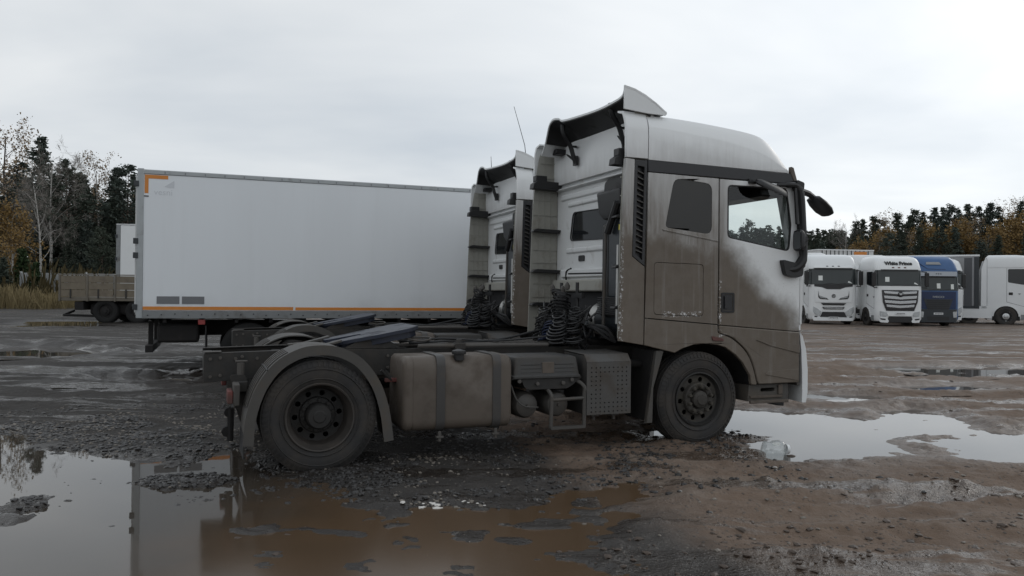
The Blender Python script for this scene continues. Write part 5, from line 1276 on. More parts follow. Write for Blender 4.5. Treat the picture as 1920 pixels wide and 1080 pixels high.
VB = (-17.55, 35.0); vz = gz(-17, 35)
van = thing('box_van', 'white box van body with a grey corner post standing behind the flatbed', 'van', (VB[0], VB[1], vz), 0.10)
MB().box(0.18, 6.0, 0.0, 2.4, 1.1, 4.16).build('van_body', 'white_paint', van, bevel=0.02)
MB().box(0.0, 0.178, -0.01, 2.42, 1.08, 4.18).build('corner_post', 'trailer_frame_grey', van, bevel=0.015)
MB().box(0.0, 6.0, -0.012, 2.41, 4.181, 4.22).build('roof_rail', 'white_paint', van, bevel=0.008)
for z in (1.5, 2.6, 3.6): MB().box(-0.03, 0.06, -0.03, -0.011, z, z+0.14).build('hinge', 'dark_slate', van)
for x in (1.5, 5.0):
    for y, f_ in ((0.2, 1), (2.2, -1)): simple_wheel(van, x, y, 0.48, 0.48, 0.3, f_)
MB().box(0.4, 5.8, 0.5, 1.9, 0.55, 1.07).build('chassis', 'dark_under', van)

fence = thing('concrete_fence', 'pale grey concrete fence at the edge of the wood behind the flatbed', 'fence', (-38.5, 62.0, gz(-38, 62)), 0.03)
p0 = None
for i in range(13):
    if p0 is None: p0 = MB().box(0.07, 2.43, -0.06, 0.06, 0.0, 2.55).build('panel', 'concrete', fence, bevel=0.02); q0 = MB().box(-0.065, 0.065, -0.1, 0.1, 0, 2.65).build('post', 'concrete', fence, bevel=0.02)
    else: inst(p0, fence, (i*2.5, 0, -0.02*((i*5) % 3))); inst(q0, fence, (i*2.5, 0, 0))

# ------------------------------------------------------------------ the row of parked lorries on the right
def lean(z, k=0.10):
    return 0.0 if z < 1.95 else (z-1.95)*k if z < 3.1 else (3.1-1.95)*k+(z-3.1)*0.42
def plan(z, ins=0.0, roof_in=0.0, yb=2.25, half=1.23):
    yf = lean(z)+ins+roof_in
    h = half-ins-max(0, roof_in)*0.5
    return rnd_poly([(-h, yf), (h, yf), (h, yb-roof_in*0.25), (-h, yb-roof_in*0.25)], [0.30, 0.30, 0.06, 0.06], 5)
def plate(par, name, mat, poly, d0=-0.03, d1=0.02, mirror=False, bevel=0.0, both=True):
    """a shaped plate on the leaning front of a cab"""
    out = None
    for sg in ((1, -1) if mirror else (1,)):
        P = [(sg*p[0], p[1]) for p in poly]
        if sg < 0: P = P[::-1]
        mb = MB(); mb.prism(P, 'y', d0, d1)
        out = mb.build(name, mat, par, bevel=bevel)
        bm = bmesh.new(); bm.from_mesh(out.data)           # cut across so the plate can follow the rounded front
        for co, no in [((x_, 0, 0), (1, 0, 0)) for x_ in (-1.08, -1.0, -0.92, -0.5, 0.5, 0.92, 1.0, 1.08)]+[((0, 0, z_), (0, 0, 1)) for z_ in (1.95, 3.1)]:
            bmesh.ops.bisect_plane(bm, geom=bm.verts[:]+bm.edges[:]+bm.faces[:], dist=1e-5, plane_co=co, plane_no=no)
        for v in bm.verts: v.co.y += lean(v.co.z)+max(0, abs(v.co.x)-0.93)**2*3.2
        bm.to_mesh(out.data); bm.free(); out.data.set_sharp_from_angle(angle=R(30))
    return out
def make_cab(name, label, paint, loc, rz, style, top=3.87, group='lorries parked in a row', tail=True, scale=1.0, mirrors=True):
    t = thing(name, label, 'truck', loc, rz, group)
    t.scale = (scale,)*3
    zs = [(0.30, 0.05, 0), (0.42, 0.0, 0), (0.9, 0, 0), (1.5, 0, 0), (1.95, 0, 0), (2.3, 0.0, 0), (2.7, 0.0, 0), (3.05, 0.0, 0)]
    mb = MB(); mb.loft([[(p[0], p[1], z) for p in plan(z, i, r)] for z, i, r in zs]); mb.build('cab_body', paint, t, smooth=40)
    rr = [(3.055, -0.012, 0), (3.10, -0.015, 0), (3.30, 0.0, 0.0), (3.5, 0.0, 0.02), (3.5+(top-3.5)*0.5, 0.02, 0.06), (3.5+(top-3.5)*0.85, 0.06, 0.16), (top, 0.12, 0.34)]
    mb = MB(); mb.loft([[(p[0], p[1], z) for p in plan(z, i, r)] for z, i, r in rr]); mb.build('roof', paint, t, smooth=45)
    # windscreen wrapping the corners
    zw = (2.20, 3.06) if style != 'blue' else (2.0, 2.78)
    mb = MB()
    rows = []
    for z in np.linspace(zw[0], zw[1], 5):
        P = plan(z, -0.012); n = len(P)
        c = [p for p in P if p[1] < lean(z)+0.26]
        rows.append([(p[0], p[1], z) for p in sorted(c, key=lambda q: q[0])])
    m_ = min(len(r) for r in rows)
    mb.loft([r[:m_] for r in rows], cap=False, loop=False)
    mb.build('windscreen', 'screen_glass', t, smooth=60)
    mb = MB(); mb.box(-1.0, 1.0, 0, 0.012, zw[1]-0.06, zw[1]+0.03); mb.build('visor_strip', 'black_plastic', t, fn=lambda v: (v[0], v[1]+lean(v[2])-0.04, v[2]))
    for x in (-0.5, 0.15):
        mb = MB(); mb.tube([(x, -0.03, zw[0]+0.02), (x+0.5, -0.028, zw[0]+0.07)], 0.012, 5); mb.build('wiper', 'black_plastic', t, fn=lambda v: (v[0], v[1]+lean(v[2]), v[2]))
    plate(t, 'windscreen_sheet', 'paper', rect(-0.78, -0.56, 2.42, 2.68) if style != 'blue' else rect(-0.06, 0.14, 2.12, 2.40), -0.022, -0.018)
    plate(t, 'windscreen_sheet', 'paper', [(0.74, 2.32), (0.98, 2.26), (0.90, 2.34), (0.78, 2.40)] if style != 'blue' else rect(0.72, 0.88, 2.08, 2.36), -0.022, -0.018)
    # sides: window, door gap, mirrors, arch, wheel, steps
    for sg in (-1, 1):
        X = 1.232*sg
        mb = MB(); mb.prism(rnd_poly([(0.40, 2.12), (1.30, 2.28), (1.30, 2.98), (0.52, 2.98)], 0.07, 3), 'x', X-0.01*sg, X+0.004*sg); mb.build('side_window', 'dark_glass', t, bevel=0.003)
        mb = MB(); mb.prism([(0.35, 0.95), (1.36, 1.25), (1.36, 3.03), (1.348, 3.03), (1.348, 1.262), (0.362, 0.965), (0.362, 2.1), (0.35, 2.1)], 'x', X-0.01*sg, X+0.002*sg); mb.build('door_gap', 'black_plastic', t)
        mb = MB(); mb.box(min(X, X+0.02*sg), max(X, X+0.02*sg), 1.08, 1.26, 1.62, 1.76); mb.build('door_handle', 'black_plastic', t, bevel=0.01)
        ap = [(1.38+0.62*math.cos(a), 0.50+0.60*math.sin(a)) for a in np.linspace(0, math.pi, 14)]
        mb = MB(); mb.prism([(2.0, 0.28)]+ap+[(0.76, 0.28)], 'x', X-0.2*sg, X+0.006*sg); mb.build('wheel_arch', 'dark_under', t)
        mb = MB(); mb.prism([(p[0], p[1]) for p in ap]+[(1.38+0.56*math.cos(a), 0.50+0.54*math.sin(a)) for a in np.linspace(math.pi, 0, 14)], 'x', X, X+0.03*sg); mb.build('arch_lip', paint, t)
        simple_wheel(t, X-0.12*sg, 1.38, 0.50, 0.50, 0.30, -sg, 'x', 'chrome' if style == 'side' else 'rim_dark', True)
        mb = MB(); mb.prism(rnd_poly(rect(0.38, 0.72, 0.34, 0.60), 0.03, 2), 'x', X, X+0.005*sg); mb.build('entry_step', 'trailer_frame_grey', t)
        mb = MB(); mb.prism([(2.252, 0.9), (2.52, 0.9), (2.50, 3.0), (2.35, 3.5), (2.252, 3.5)], 'x', X-0.03*sg, X); mb.build('side_fairing', paint, t)
        if not mirrors: continue
        mb = MB(); mb.loft([[(sg*(1.30+a), -0.08+b, z) for a, b in ((0, 0), (0.22, 0.0), (0.22, 0.10), (0, 0.12))] for z in (2.18, 2.25, 2.85, 2.92)]); mi_ = mb.build('mirror_housing', 'black_plastic', t, bevel=0.03)
        mb = MB(); mb.tube([(sg*1.18, 0.12, 2.98), (sg*1.4, 0.0, 2.95), (sg*1.4, 0.0, 2.85)], 0.03, 6); mb.build('mirror_arm', 'black_plastic', mi_); mb = MB(); mb.tube([(sg*1.2, 0.1, 2.12), (sg*1.4, 0.0, 2.1), (sg*1.4, 0.0, 2.2)], 0.03, 6); mb.build('mirror_arm', 'black_plastic', mi_)
    F = lambda *a, **k_: plate(t, *a, **k_)
    if style in ('rounded', 'plain'):
        F('screen_surround', 'black_plastic', [(-1.0, 2.22), (1.0, 2.22), (1.0, 2.10), (0.62, 2.06), (0.34, 1.95), (-0.34, 1.95), (-0.62, 2.06), (-1.0, 2.10)])
        F('front_panel', paint, rnd_poly([(-1.0, 2.04), (-0.64, 2.0), (-0.34, 1.90), (0.34, 1.90), (0.64, 2.0), (1.0, 2.04), (0.95, 1.24), (-0.95, 1.24)], 0.03, 2), bevel=0.015)
        F('running_lamp', 'black_gloss', [(-0.80, 1.86), (-0.76, 1.60), (-0.36, 1.47), (-0.26, 1.38), (-0.72, 1.42), (-0.80, 1.52)], -0.045, -0.03, True)
        F('lamp_strip', 'headlight', [(-0.74, 1.57), (-0.42, 1.47), (-0.38, 1.44), (-0.72, 1.51)], -0.052, -0.044, True)
        F('grille', 'black_plastic', [(-0.66, 1.20), (0.66, 1.20), (0.54, 1.08), (-0.54, 1.08)], -0.035)
        F('grille', 'black_plastic', [(-0.58, 0.99), (0.58, 0.99), (0.50, 0.86), (-0.50, 0.86)], -0.035)
        F('grille_bar', 'chrome', [(-0.50, 0.95), (0.50, 0.95), (0.48, 0.91), (-0.48, 0.91)], -0.042, -0.034)
        F('lower_grille', 'black_plastic', [(-0.56, 0.72), (0.56, 0.72), (0.70, 0.44), (-0.70, 0.44)], -0.035)
        F('headlight', 'headlight', [(-1.08, 1.02), (-0.86, 0.90), (-0.62, 0.72), (-0.70, 0.52), (-0.86, 0.52), (-1.06, 0.70)], -0.035, 0.02, True)
        F('fog_lamp', 'black_plastic', [(-0.98, 0.50), (-0.84, 0.47), (-0.84, 0.42), (-0.98, 0.42)], -0.04, 0.0, True)
        F('bumper', paint, [(-1.12, 0.44), (-0.72, 0.40), (0.72, 0.40), (1.12, 0.44), (1.02, 0.24), (-1.02, 0.24)], -0.05)
        mb = MB(); mb.lathe([(0.105, -0.03), (0.105, -0.05), (0.09, -0.06), (0.0, -0.055)], 'y', (0, 0, 1.58), 24); e_ = mb.build('emblem', 'black_gloss', t)
        mb = MB(); mb.lathe([(0.085, -0.061), (0.08, -0.066), (0.07, -0.061)], 'y', (0, 0, 1.58), 24); mb.prism([(-0.05, 1.56), (0.03, 1.62), (0.05, 1.60), (-0.03, 1.54)], 'y', -0.066, -0.06); mb.build('emblem_ring', 'chrome', e_)
        F('roof_lip', paint, [(-1.0, 3.16), (1.0, 3.16), (1.05, 3.10), (-1.05, 3.10)], -0.10, 0.05, bevel=0.02)
        for x in (-0.3, 0.0, 0.3): F('roof_lamp', 'dark_slate', rect(x-0.05, x+0.05, 3.18, 3.22), -0.03)
    if style == 'grille':
        F('grille', 'black_gloss', [(-0.98, 1.98), (0.98, 1.98), (0.93, 1.35), (0.74, 0.86), (-0.74, 0.86), (-0.93, 1.35)], -0.035)
        for k_, (z, w, h) in enumerate(((1.86, 0.88, 0.13), (1.60, 0.88, 0.15), (1.36, 0.84, 0.15), (1.13, 0.75, 0.13))):
            F('grille_bar', 'chrome', [(-w, z+h/2), (0, z+h/2-0.05), (w, z+h/2), (w-0.02, z-h/2), (0, z-h/2-0.06), (-w+0.02, z-h/2)], -0.06, -0.03, bevel=0.012)
        mb = MB(); mb.lathe([(0.15, -0.06), (0.15, -0.075), (0.12, -0.085), (0.0, -0.08)], 'y', (0, 0, 1.74), 24); e_ = mb.build('emblem', 'black_gloss', t)
        mb = MB(); mb.prism([(-0.10, 1.80), (0.10, 1.80), (0.03, 1.69), (0.0, 1.76), (-0.03, 1.69)], 'y', -0.098, -0.083); mb.build('emblem_mark', 'chrome', e_)
        F('headlight', 'headlight', rnd_poly([(-1.10, 0.84), (-0.80, 0.80), (-0.66, 0.66), (-0.74, 0.54), (-1.06, 0.56)], 0.03, 2), -0.04, 0.02, True)
        F('fog_lamp', 'black_plastic', [(-1.06, 0.46), (-0.78, 0.43), (-0.78, 0.36), (-1.02, 0.38)], -0.045, 0, True)
        F('bumper', paint, [(-1.14, 0.54), (-0.72, 0.52), (-0.60, 0.30), (-0.66, 0.22), (-1.04, 0.24)], -0.03, 0.02, True)
        F('lower_grille', 'black_plastic', [(-0.60, 0.56), (0.60, 0.56), (0.72, 0.24), (-0.72, 0.24)], -0.028)
        F('bumper_bar', paint, [(-0.74, 0.82), (0.74, 0.82), (0.64, 0.58), (-0.64, 0.58)], -0.03)
        for x in (-0.32, 0.0, 0.32): F('roof_lamp', 'red_lens', rect(x-0.06, x+0.06, 3.16, 3.22), -0.02)
        for sg in (-1,):
            mb = MB(); mb.prism([(0.30, 1.62), (0.40, 1.52), (0.50, 1.64), (0.46, 1.65), (0.40, 1.58), (0.34, 1.64)], 'x', -1.238, -1.228); mb.build('door_badge', 'dark_slate', t)
    if style == 'blue':
        F('sun_visor', 'letter_silver', [(-1.02, 3.06), (1.02, 3.06), (1.06, 2.80), (-1.06, 2.80)], -0.16, -0.06, bevel=0.02)
        for x in (-0.12, 0.0, 0.12): F('visor_mark', 'black_plastic', rect(x-0.04, x+0.03, 2.90, 2.95), -0.166, -0.159)
        F('roof_hatch', 'curtain_grey', [(-0.5, 3.60), (0.2, 3.60), (0.3, 3.45), (-0.55, 3.45)], -0.03, 0.02)
        F('roof_contour', 'blue_dark', [(-1.0, 3.60), (-0.5, 3.22), (0.5, 3.18), (0.5, 3.15), (-0.52, 3.19), (-1.02, 3.58)], -0.02)
        F('front_panel', 'blue_dark', [(-1.02, 1.94), (1.02, 1.94), (1.0, 1.0), (-1.0, 1.0)], -0.03, bevel=0.01)
        F('panel_strip', 'dark_slate', [(-0.7, 1.52), (0.7, 1.52), (0.82, 1.56), (0.6, 0.95), (-0.6, 0.95), (-0.82, 1.56)], -0.045, -0.029)
        for k_ in range(5): F('grille_bar', 'black_plastic', [(-0.66+0.02*k_, 1.47-k_*0.11), (0.66-0.02*k_, 1.47-k_*0.11), (0.64-0.02*k_, 1.41-k_*0.11), (-0.64+0.02*k_, 1.41-k_*0.11)], -0.06, -0.044)
        text_mesh('IVECO', 0.15, 'maker_letters', 'letter_silver', t, (0, -0.05, 1.64), (R(90), 0, 0), 0.01, 0.004, 1.5)
        F('bumper', 'dark_slate', [(-1.14, 0.97), (1.14, 0.97), (1.1, 0.24), (-1.1, 0.24)], -0.05, bevel=0.02)
        F('headlight', 'headlight', rnd_poly([(-1.08, 0.86), (-0.80, 0.82), (-0.84, 0.50), (-1.04, 0.52)], 0.03, 2), -0.06, -0.04, True)
        F('lower_grille', 'black_plastic', rect(-0.6, 0.6, 0.34, 0.56), -0.06, -0.049)
        F('corner_deflector', 'white_paint', [(-1.19, 2.9), (-1.02, 2.92), (-1.02, 2.85), (-1.19, 2.83)], -0.08, 0.1, True)
    if style != 'side':
        zp = {'rounded': 0.40, 'plain': 0.40, 'grille': 0.72, 'blue': 0.72}[style]
        pl = F('number_plate', 'plate_white', rect(-0.26, 0.26, zp-0.055, zp+0.055), -0.07, -0.051)
        mb = MB(); rp = random.Random(hash(label) % 97 if False else len(label))
        for k_ in range(7): x = -0.2+k_*0.062; mb.box(x, x+0.035, -0.0735, -0.0705, zp-0.03+0.008*(k_ % 3), zp+0.03)
        mb.build('plate_characters', 'letter_black', pl)
    else:
        F('front_panel', paint, [(-1.0, 1.9), (1.0, 1.9), (0.95, 1.2), (-0.95, 1.2)], -0.03)
        F('grille', 'black_plastic', [(-0.8, 1.7), (0.8, 1.7), (0.7, 0.8), (-0.7, 0.8)], -0.045)
        F('headlight', 'headlight', [(-1.1, 0.9), (-0.8, 0.86), (-0.8, 0.55), (-1.05, 0.55)], -0.05, 0.0, True)
        for sg in (-1, 1):
            X = 1.232*sg
            mb = MB(); mb.prism(rnd_poly(rect(2.02, 3.62, 0.38, 1.02), 0.05, 3), 'x', X-0.04*sg, X); mb.build('side_skirt', paint, t, bevel=0.012)
            mb = MB(); mb.prism([(0.72, 1.70), (0.86, 1.70), (0.79, 1.65)], 'x', X, X+0.012*sg); mb.build('door_badge', 'dark_slate', t)
    MB().box(-0.45, 0.45, 2.0, 5.6 if style != 'side' else 3.7, 0.62, 0.95).build('chassis', 'dark_under', t)
    MB().box(-0.5, 0.5, 0.3, 2.2, 0.36, 0.7).build('engine_block', 'dark_under', t)
    if tail:
        for sg in (-1, 1): simple_wheel(t, sg*0.9, 4.9 if style != 'side' else 3.1, 0.50, 0.50, 0.5, -sg, 'x')
    return t
def face(nx, ny): return math.atan2(ny, nx)+math.pi/2      # heading of the front normal
def at_px(px, Yd): return ((px-960)/1483*Yd, Yd)
def put(px, Yd): x, y = at_px(px, Yd); return (x, y, gz(x, y)-0.01)
tA = make_cab('parked_lorry', 'white lorry with a round emblem on its plain front, first in the parked row', 'white_paint', put(1563, 42), face(-0.12, -0.99), 'rounded', 3.86, tail=False, scale=0.98)
tB = make_cab('parked_lorry', 'white lorry with a wide chrome barred grille and White Prince written over its windscreen', 'white_paint', put(1688, 40.5), face(-0.02, -1), 'grille', 3.83, scale=0.952)
text_mesh('White Prince', 0.27, 'roof_lettering', 'letter_black', tB, (0, lean(3.42)-0.02, 3.42), (R(68), 0, 0), 0.012, 0.012, 1.0)
tC = make_cab('parked_lorry', 'blue lorry with a dark grille and a grey sun visor', 'blue_paint', put(1759, 41.5), face(0.0, -1), 'blue', 3.95, scale=0.945)
tD = make_cab('parked_lorry', 'white lorry mostly hidden behind the blue lorry', 'white_paint', put(1769, 45.5), face(-0.02, -1), 'plain', 3.80, tail=False, mirrors=False)
xs_, ys_ = at_px(1887, 45.2)
tE = make_cab('parked_lorry', 'white lorry standing side on at the right edge with a pale side skirt', 'white_paint', (xs_+1.5*0.88+1.32*0.47, ys_-1.5*0.47+1.32*0.88, gz(xs_, ys_)-0.06), face(0.88, -0.47), 'side', 3.72, scale=1.09)
tF = make_cab('parked_lorry', 'white lorry with only its roof showing behind the lorry with the round emblem', 'white_paint_soiled', put(1516, 49.5), face(-0.2, -0.98), 'plain', 4.05, tail=False, scale=1.04)
tG = make_cab('parked_lorry', 'white lorry with only its roof showing behind the one lettered White Prince', 'white_paint_soiled', put(1640, 46.8), face(0.0, -1), 'plain', 4.0, tail=False, scale=1.01)

def trailer(label, name, loc, rz, L, H, side, deck=1.1):
    t = thing(name, label, 'trailer', loc, rz)
    n = 9
    MB().box(0, L, 0.02, 2.5, deck, H-0.1).build('load_body', side, t, bevel=0.01)
    MB().box(-0.03, L+0.03, -0.02, 2.54, H-0.098, H).build('roof_rail', 'white_paint', t, bevel=0.01)
    MB().box(-0.02, L+0.02, -0.01, 2.53, deck-0.15, deck-0.001).build('side_rail', 'dark_slate', t, bevel=0.01)
    for x in (L*0.62, L*0.72, L*0.82):
        for y, f_ in ((0.2, 1), (2.3, -1)): simple_wheel(t, x, y, 0.5, 0.5, 0.38, f_)
    for y in (0.75, 1.65): MB().box(0.2, L-0.2, y, y+0.1, deck-0.45, deck-0.151).build('frame_rail', 'dark_under', t)
    for y in (0.5, 1.95): MB().box(2.2, 2.35, y, y+0.12, 0.0, deck-0.15).build('landing_leg', 'dark_under', t)
    return t
hx, hy = 0.88, -0.47; lx, ly = 0.47, 0.88   # heading of the side-on lorry and its trailer; towards its far side
x_, y_ = xs_+1.5*hx-2.85*hx-0.02*lx, ys_+1.5*hy-2.85*hy-0.02*ly
tr1 = trailer('grey curtain sided trailer with a white roof rail, hitched to the side on lorry', 'curtain_trailer', (x_+2.5*lx, y_+2.5*ly, gz(x_, y_)-0.05), math.atan2(-hy, -hx), 8.9, 4.08, 'curtain_grey')
# its near side after the turn is local y = 2.5
for i in range(8):
    MB().box(0.25+i*1.05, 1.22+i*1.05, 2.501, 2.515, 1.12, 3.96).build('curtain_panel', 'curtain_grey', tr1, bevel=0.004)
MB().box(0.0, 0.24, 2.502, 2.55, 1.0, 3.94).build('corner_pillar', 'dark_slate', tr1, bevel=0.01)
MB().box(0.35, 0.75, 2.516, 2.526, 1.05, 3.9).build('curtain_fold', 'curtain_dark', tr1, bevel=0.006)
MB().box(0.78, 1.12, 2.516, 2.522, 1.75, 2.2).build('notice', 'paper', tr1)
for i in range(5): MB().box(1.35+i*0.2, 1.47+i*0.2, 2.516, 2.524, 1.13, 1.45).build('curtain_buckle', 'dark_slate', tr1)
x_, y_ = at_px(1533, 59)
tr2 = trailer('white trailer with an orange plate on its top edge, rising over the parked lorries', 'box_trailer', (x_, y_, gz(x_, y_)), R(6), 4.4, 4.6, 'white_paint_soiled')
MB().box(2.85, 3.85, -0.03, 0.015, 4.16, 4.44).build('orange_plate', 'orange_tape', tr2)
for i in range(12): MB().box(0.3+i*0.33, 0.36+i*0.33, -0.028, -0.0205, 4.18, 4.52).build('roof_clip', 'dark_slate', tr2)

# ------------------------------------------------------------------ clear plastic jar floating in the puddle
jx, jy = 2.775, 8.33
jar = thing('plastic_jar', 'crumpled clear plastic jar floating in the bright puddle by the front wheel', 'jar', (jx, jy, 0.0), 0.15)
mb = MB(); pr = [(0.0, -0.115), (0.07, -0.115), (0.086, -0.10), (0.082, -0.07), (0.088, -0.055), (0.082, -0.03), (0.087, -0.01), (0.082, 0.02), (0.087, 0.045), (0.08, 0.08), (0.055, 0.105), (0.045, 0.112), (0.045, 0.13)]
mb.lathe([(r, t) for r, t in pr], 'x', (0, 0, 0.055), 28)
rj = random.Random(5)
mb.build('jar_body', 'bottle_plastic', jar, smooth=60, fn=lambda v: (v[0]+0.006*math.sin(v[1]*60+v[2]*40), v[1]*1.0+0.006*math.sin(v[0]*50), v[2]+0.010*math.sin(v[0]*37+v[1]*30)))
mb = MB(); mb.lathe([(0.05, 0.131), (0.05, 0.16), (0.0, 0.162)], 'x', (0, 0, 0.055), 20); mb.build('jar_lid', 'white_paint', jar)
mb = MB(); mb.prism(rnd_poly(rect(-0.05, 0.04, 0.10, 0.135), 0.01, 2), 'y', -0.06, -0.055); mb.build('jar_label', 'paper', jar)
o = MB(); o.loft([[(p[0]*s_, p[1]*s_, z) for p in circ(0, 0, 0.02, 7)] for z, s_ in ((0.0, 1.6), (0.012, 1.3), (0.02, 0.5))]); tag(o.build('clod', 'mud_clod', None, fn=lambda v: (v[0]*1.5+2.93, v[1]+8.25, v[2]-0.004)), 'small dark clod sticking out of the bright puddle beside the clear jar', 'clod')
# ------------------------------------------------------------------ trees
def quads_mesh(name, C, A, B, mats):
    """many quads: centres C, half axes A and B (n,3)"""
    n = len(C); V = np.empty((n, 4, 3)); V[:, 0] = C-A-B*0.6; V[:, 1] = C+A-B; V[:, 2] = C+A*0.8+B; V[:, 3] = C-A+B*0.5
    m = bpy.data.meshes.new(name)
    m.vertices.add(n*4); m.vertices.foreach_set('co', V.ravel())
    m.loops.add(n*4); m.loops.foreach_set('vertex_index', np.arange(n*4, dtype=np.int32))
    m.polygons.add(n); m.polygons.foreach_set('loop_start', np.arange(0, n*4, 4, dtype=np.int32)); m.polygons.foreach_set('loop_total', np.full(n, 4, np.int32))
    m.update(); m.materials.append(M[mats]); return m
def unit(v): return v/np.maximum(1e-9, np.linalg.norm(v, axis=-1, keepdims=True))
def conifer(seed, h, kind):
    r = np.random.RandomState(seed)
    lo = {'pine': 0.40, 'spruce': 0.10, 'young': 0.02}[kind]
    tr = MB(); bend = r.randn(2)*0.25
    def ax(z): u = z/h; return np.array([bend[0]*u*u*1.5+0.12*math.sin(u*5+seed), bend[1]*u*u*1.5, z])
    r0 = 0.017*h/1.6+0.05
    tr.tube([tuple(ax(h*u)) for u in np.linspace(-0.02, 0.985, 10)], [r0*(1-u*0.93) for u in np.linspace(0, 1, 10)], 7)
    C = []; A = []; B = []
    z = lo*h
    while z < h*0.985:
        u = (z/h-lo)/(1-lo)
        if kind == 'pine': L = h*(0.19*(1-u)**0.85*(0.45+0.9*min(1, u*4))+0.012)*(0.75+0.5*r.rand())
        else: L = h*(0.20*(1-u)**0.85+0.012)*(0.8+0.4*r.rand())
        nb = r.randint(4, 7) if kind != 'pine' else r.randint(4, 7)
        for b in range(nb):
            if kind == 'pine' and r.rand() < 0.12: continue
            a = r.rand()*6.283; l = L*(0.65+0.55*r.rand()); d = np.array([math.cos(a), math.sin(a), 0])
            rise = (0.25+0.5*u) if kind == 'pine' else (-0.18+0.55*u)
            p0 = ax(z)
            if l > 0.7:
                tr.tube([tuple(p0), tuple(p0+d*l*0.55+np.array([0, 0, rise*l*0.45])), tuple(p0+d*l*0.95+np.array([0, 0, rise*l*0.6]))], [0.018+0.012*l, 0.014+0.006*l, 0.008], 3, cap=False)
            n = int(6+l*15) if kind == 'pine' else int(7+l*12)
            for k in range(n):
                t = (k+0.6)/n if kind != 'pine' else 0.35+0.65*(k+0.5)/n
                c = p0+d*l*t+np.array([0, 0, rise*l*t*0.75-(0.18*l*t*t if kind != 'pine' else 0)])+r.randn(3)*(0.10+0.07*l)*np.array([1, 1, 0.75])
                s = (0.07+0.08*r.rand())*(0.8+0.03*h)
                aa = unit(d+r.randn(3)*0.55)*s*1.35
                bb = unit(np.cross(aa, r.randn(3)))*s*0.55
                C.append(c); A.append(aa); B.append(bb)
        z += h*(0.024 if kind != 'pine' else 0.024)*(0.75+0.5*r.rand())
    C, A, B = map(np.array, (C, A, B))
    return tr, (C, A, B)
def broadleaf(seed, h, leaf, dens):
    r = np.random.RandomState(seed); tr = MB(); tips = []; tw = MB()
    def grow_(p, d, l, rad, lev):
        pts = [p]; q = p.copy(); dd = d.copy(); n = 5 if lev == 0 else 3
        for i in range(n):
            dd = unit(dd+r.randn(3)*(0.05 if lev == 0 else 0.16)+np.array([0, 0, 0.05 if lev < 2 else -0.02])); q = q+dd*l/n; pts.append(q.copy())
        rr = [rad*(1-0.75*i/n) for i in range(n+1)]
        (tr if lev < 2 else tw).tube([tuple(x) for x in pts], rr, 6 if lev == 0 else (4 if lev == 1 else 3), cap=False)
        if lev >= 3: tips.append((pts[-1], dd)); tips.append((pts[-2], dd)); return
        nc = {0: 13, 1: 5, 2: 4}[lev]
        for c in range(nc):
            t = (0.34+0.64*(c+r.rand()*0.6)/nc) if lev == 0 else (0.3+0.7*(c+0.5)/nc)
            i = min(n-1, int(t*n)); f = t*n-i; pp = pts[i]*(1-f)+pts[i+1]*f
            a = r.rand()*6.283; side_ = unit(np.cross(dd, np.array([math.cos(a), math.sin(a), 0.3])))
            up = {0: 1.0, 1: 0.75, 2: 0.5}[lev]
            nd = unit(dd*up*0.9+side_*(0.85))
            ll = {0: l*0.30*(1.25-0.75*t), 1: l*0.55, 2: l*0.6}[lev]*(0.75+0.5*r.rand())
            grow_(pp, nd, ll, max(0.008, rad*{0: 0.35, 1: 0.45, 2: 0.5}[lev]*(1-0.5*t)), lev+1)
    grow_(np.zeros(3), np.array([r.randn()*0.03, r.randn()*0.03, 1.0]), h*0.93, 0.009*h+0.03, 0)
    C = []; A = []; B = []
    for p, d in tips:
        for k in range(dens):
            c = p+r.randn(3)*0.24; s = 0.045+0.06*r.rand(); a = unit(r.randn(3))*s; b = unit(np.cross(a, r.randn(3)))*s*0.8
            C.append(c); A.append(a); B.append(b)
        if leaf == 'twigs':
            for k in range(5):
                v = unit(d+r.randn(3)*0.7)*(0.35+0.4*r.rand()); w = unit(np.cross(v, r.randn(3)))*0.011
                C.append(p+v*0.5); A.append(v*0.5); B.append(w)
    return tr, tw, (np.array(C), np.array(A), np.array(B))
def dense_join(mb, name, arrays, mat_leaf): return quads_mesh(name, *arrays, mat_leaf)
PROTO = {}
def proto(key, maker):
    if key not in PROTO: PROTO[key] = maker()
    return PROTO[key]
def con_proto(seed, h, kind, mat):
    def mk():
        tr, arr = conifer(seed, h, kind)
        t = tr.build('trunk', 'bark_pine' if kind == 'pine' else 'bark_dark', None, smooth=60, recalc=False); m = t.data; bpy.data.objects.remove(t)
        return m, quads_mesh('crown', *arr, mat), arr
    return proto((seed, h, kind), mk)
def leaf_proto(seed, h, leaf, dens, mat, bark):
    def mk():
        tr, tw, arr = broadleaf(seed, h, leaf, dens)
        t = tr.build('trunk', bark, None, smooth=60, recalc=False); m = t.data; bpy.data.objects.remove(t)
        # fine branches join the crown mesh
        cm = quads_mesh('crown', *arr, mat)
        tm = tw.build('twigs', 'twigs_grey', None, smooth=0, recalc=False); m2 = tm.data; bpy.data.objects.remove(tm)
        return m, cm, m2
    return proto((seed, h, leaf), mk)
def put_tree(name, label, meshes, x, y, s, rz, group, extra=None):
    t = thing(name, label, 'tree', (x, y, gz(x, y)-0.05), rz, group); t.scale = (s, s, s)
    for nm, m in zip(('trunk', 'crown'), meshes[:2]):
        o = bpy.data.objects.new(nm, m); COL.objects.link(o); o.parent = t
    if len(meshes) > 2 and isinstance(meshes[2], bpy.types.Mesh):
        o = bpy.data.objects.new('branches', meshes[2]); COL.objects.link(o); o.parent = t; o['kind'] = 'stuff'
    return t
rt = random.Random(11)
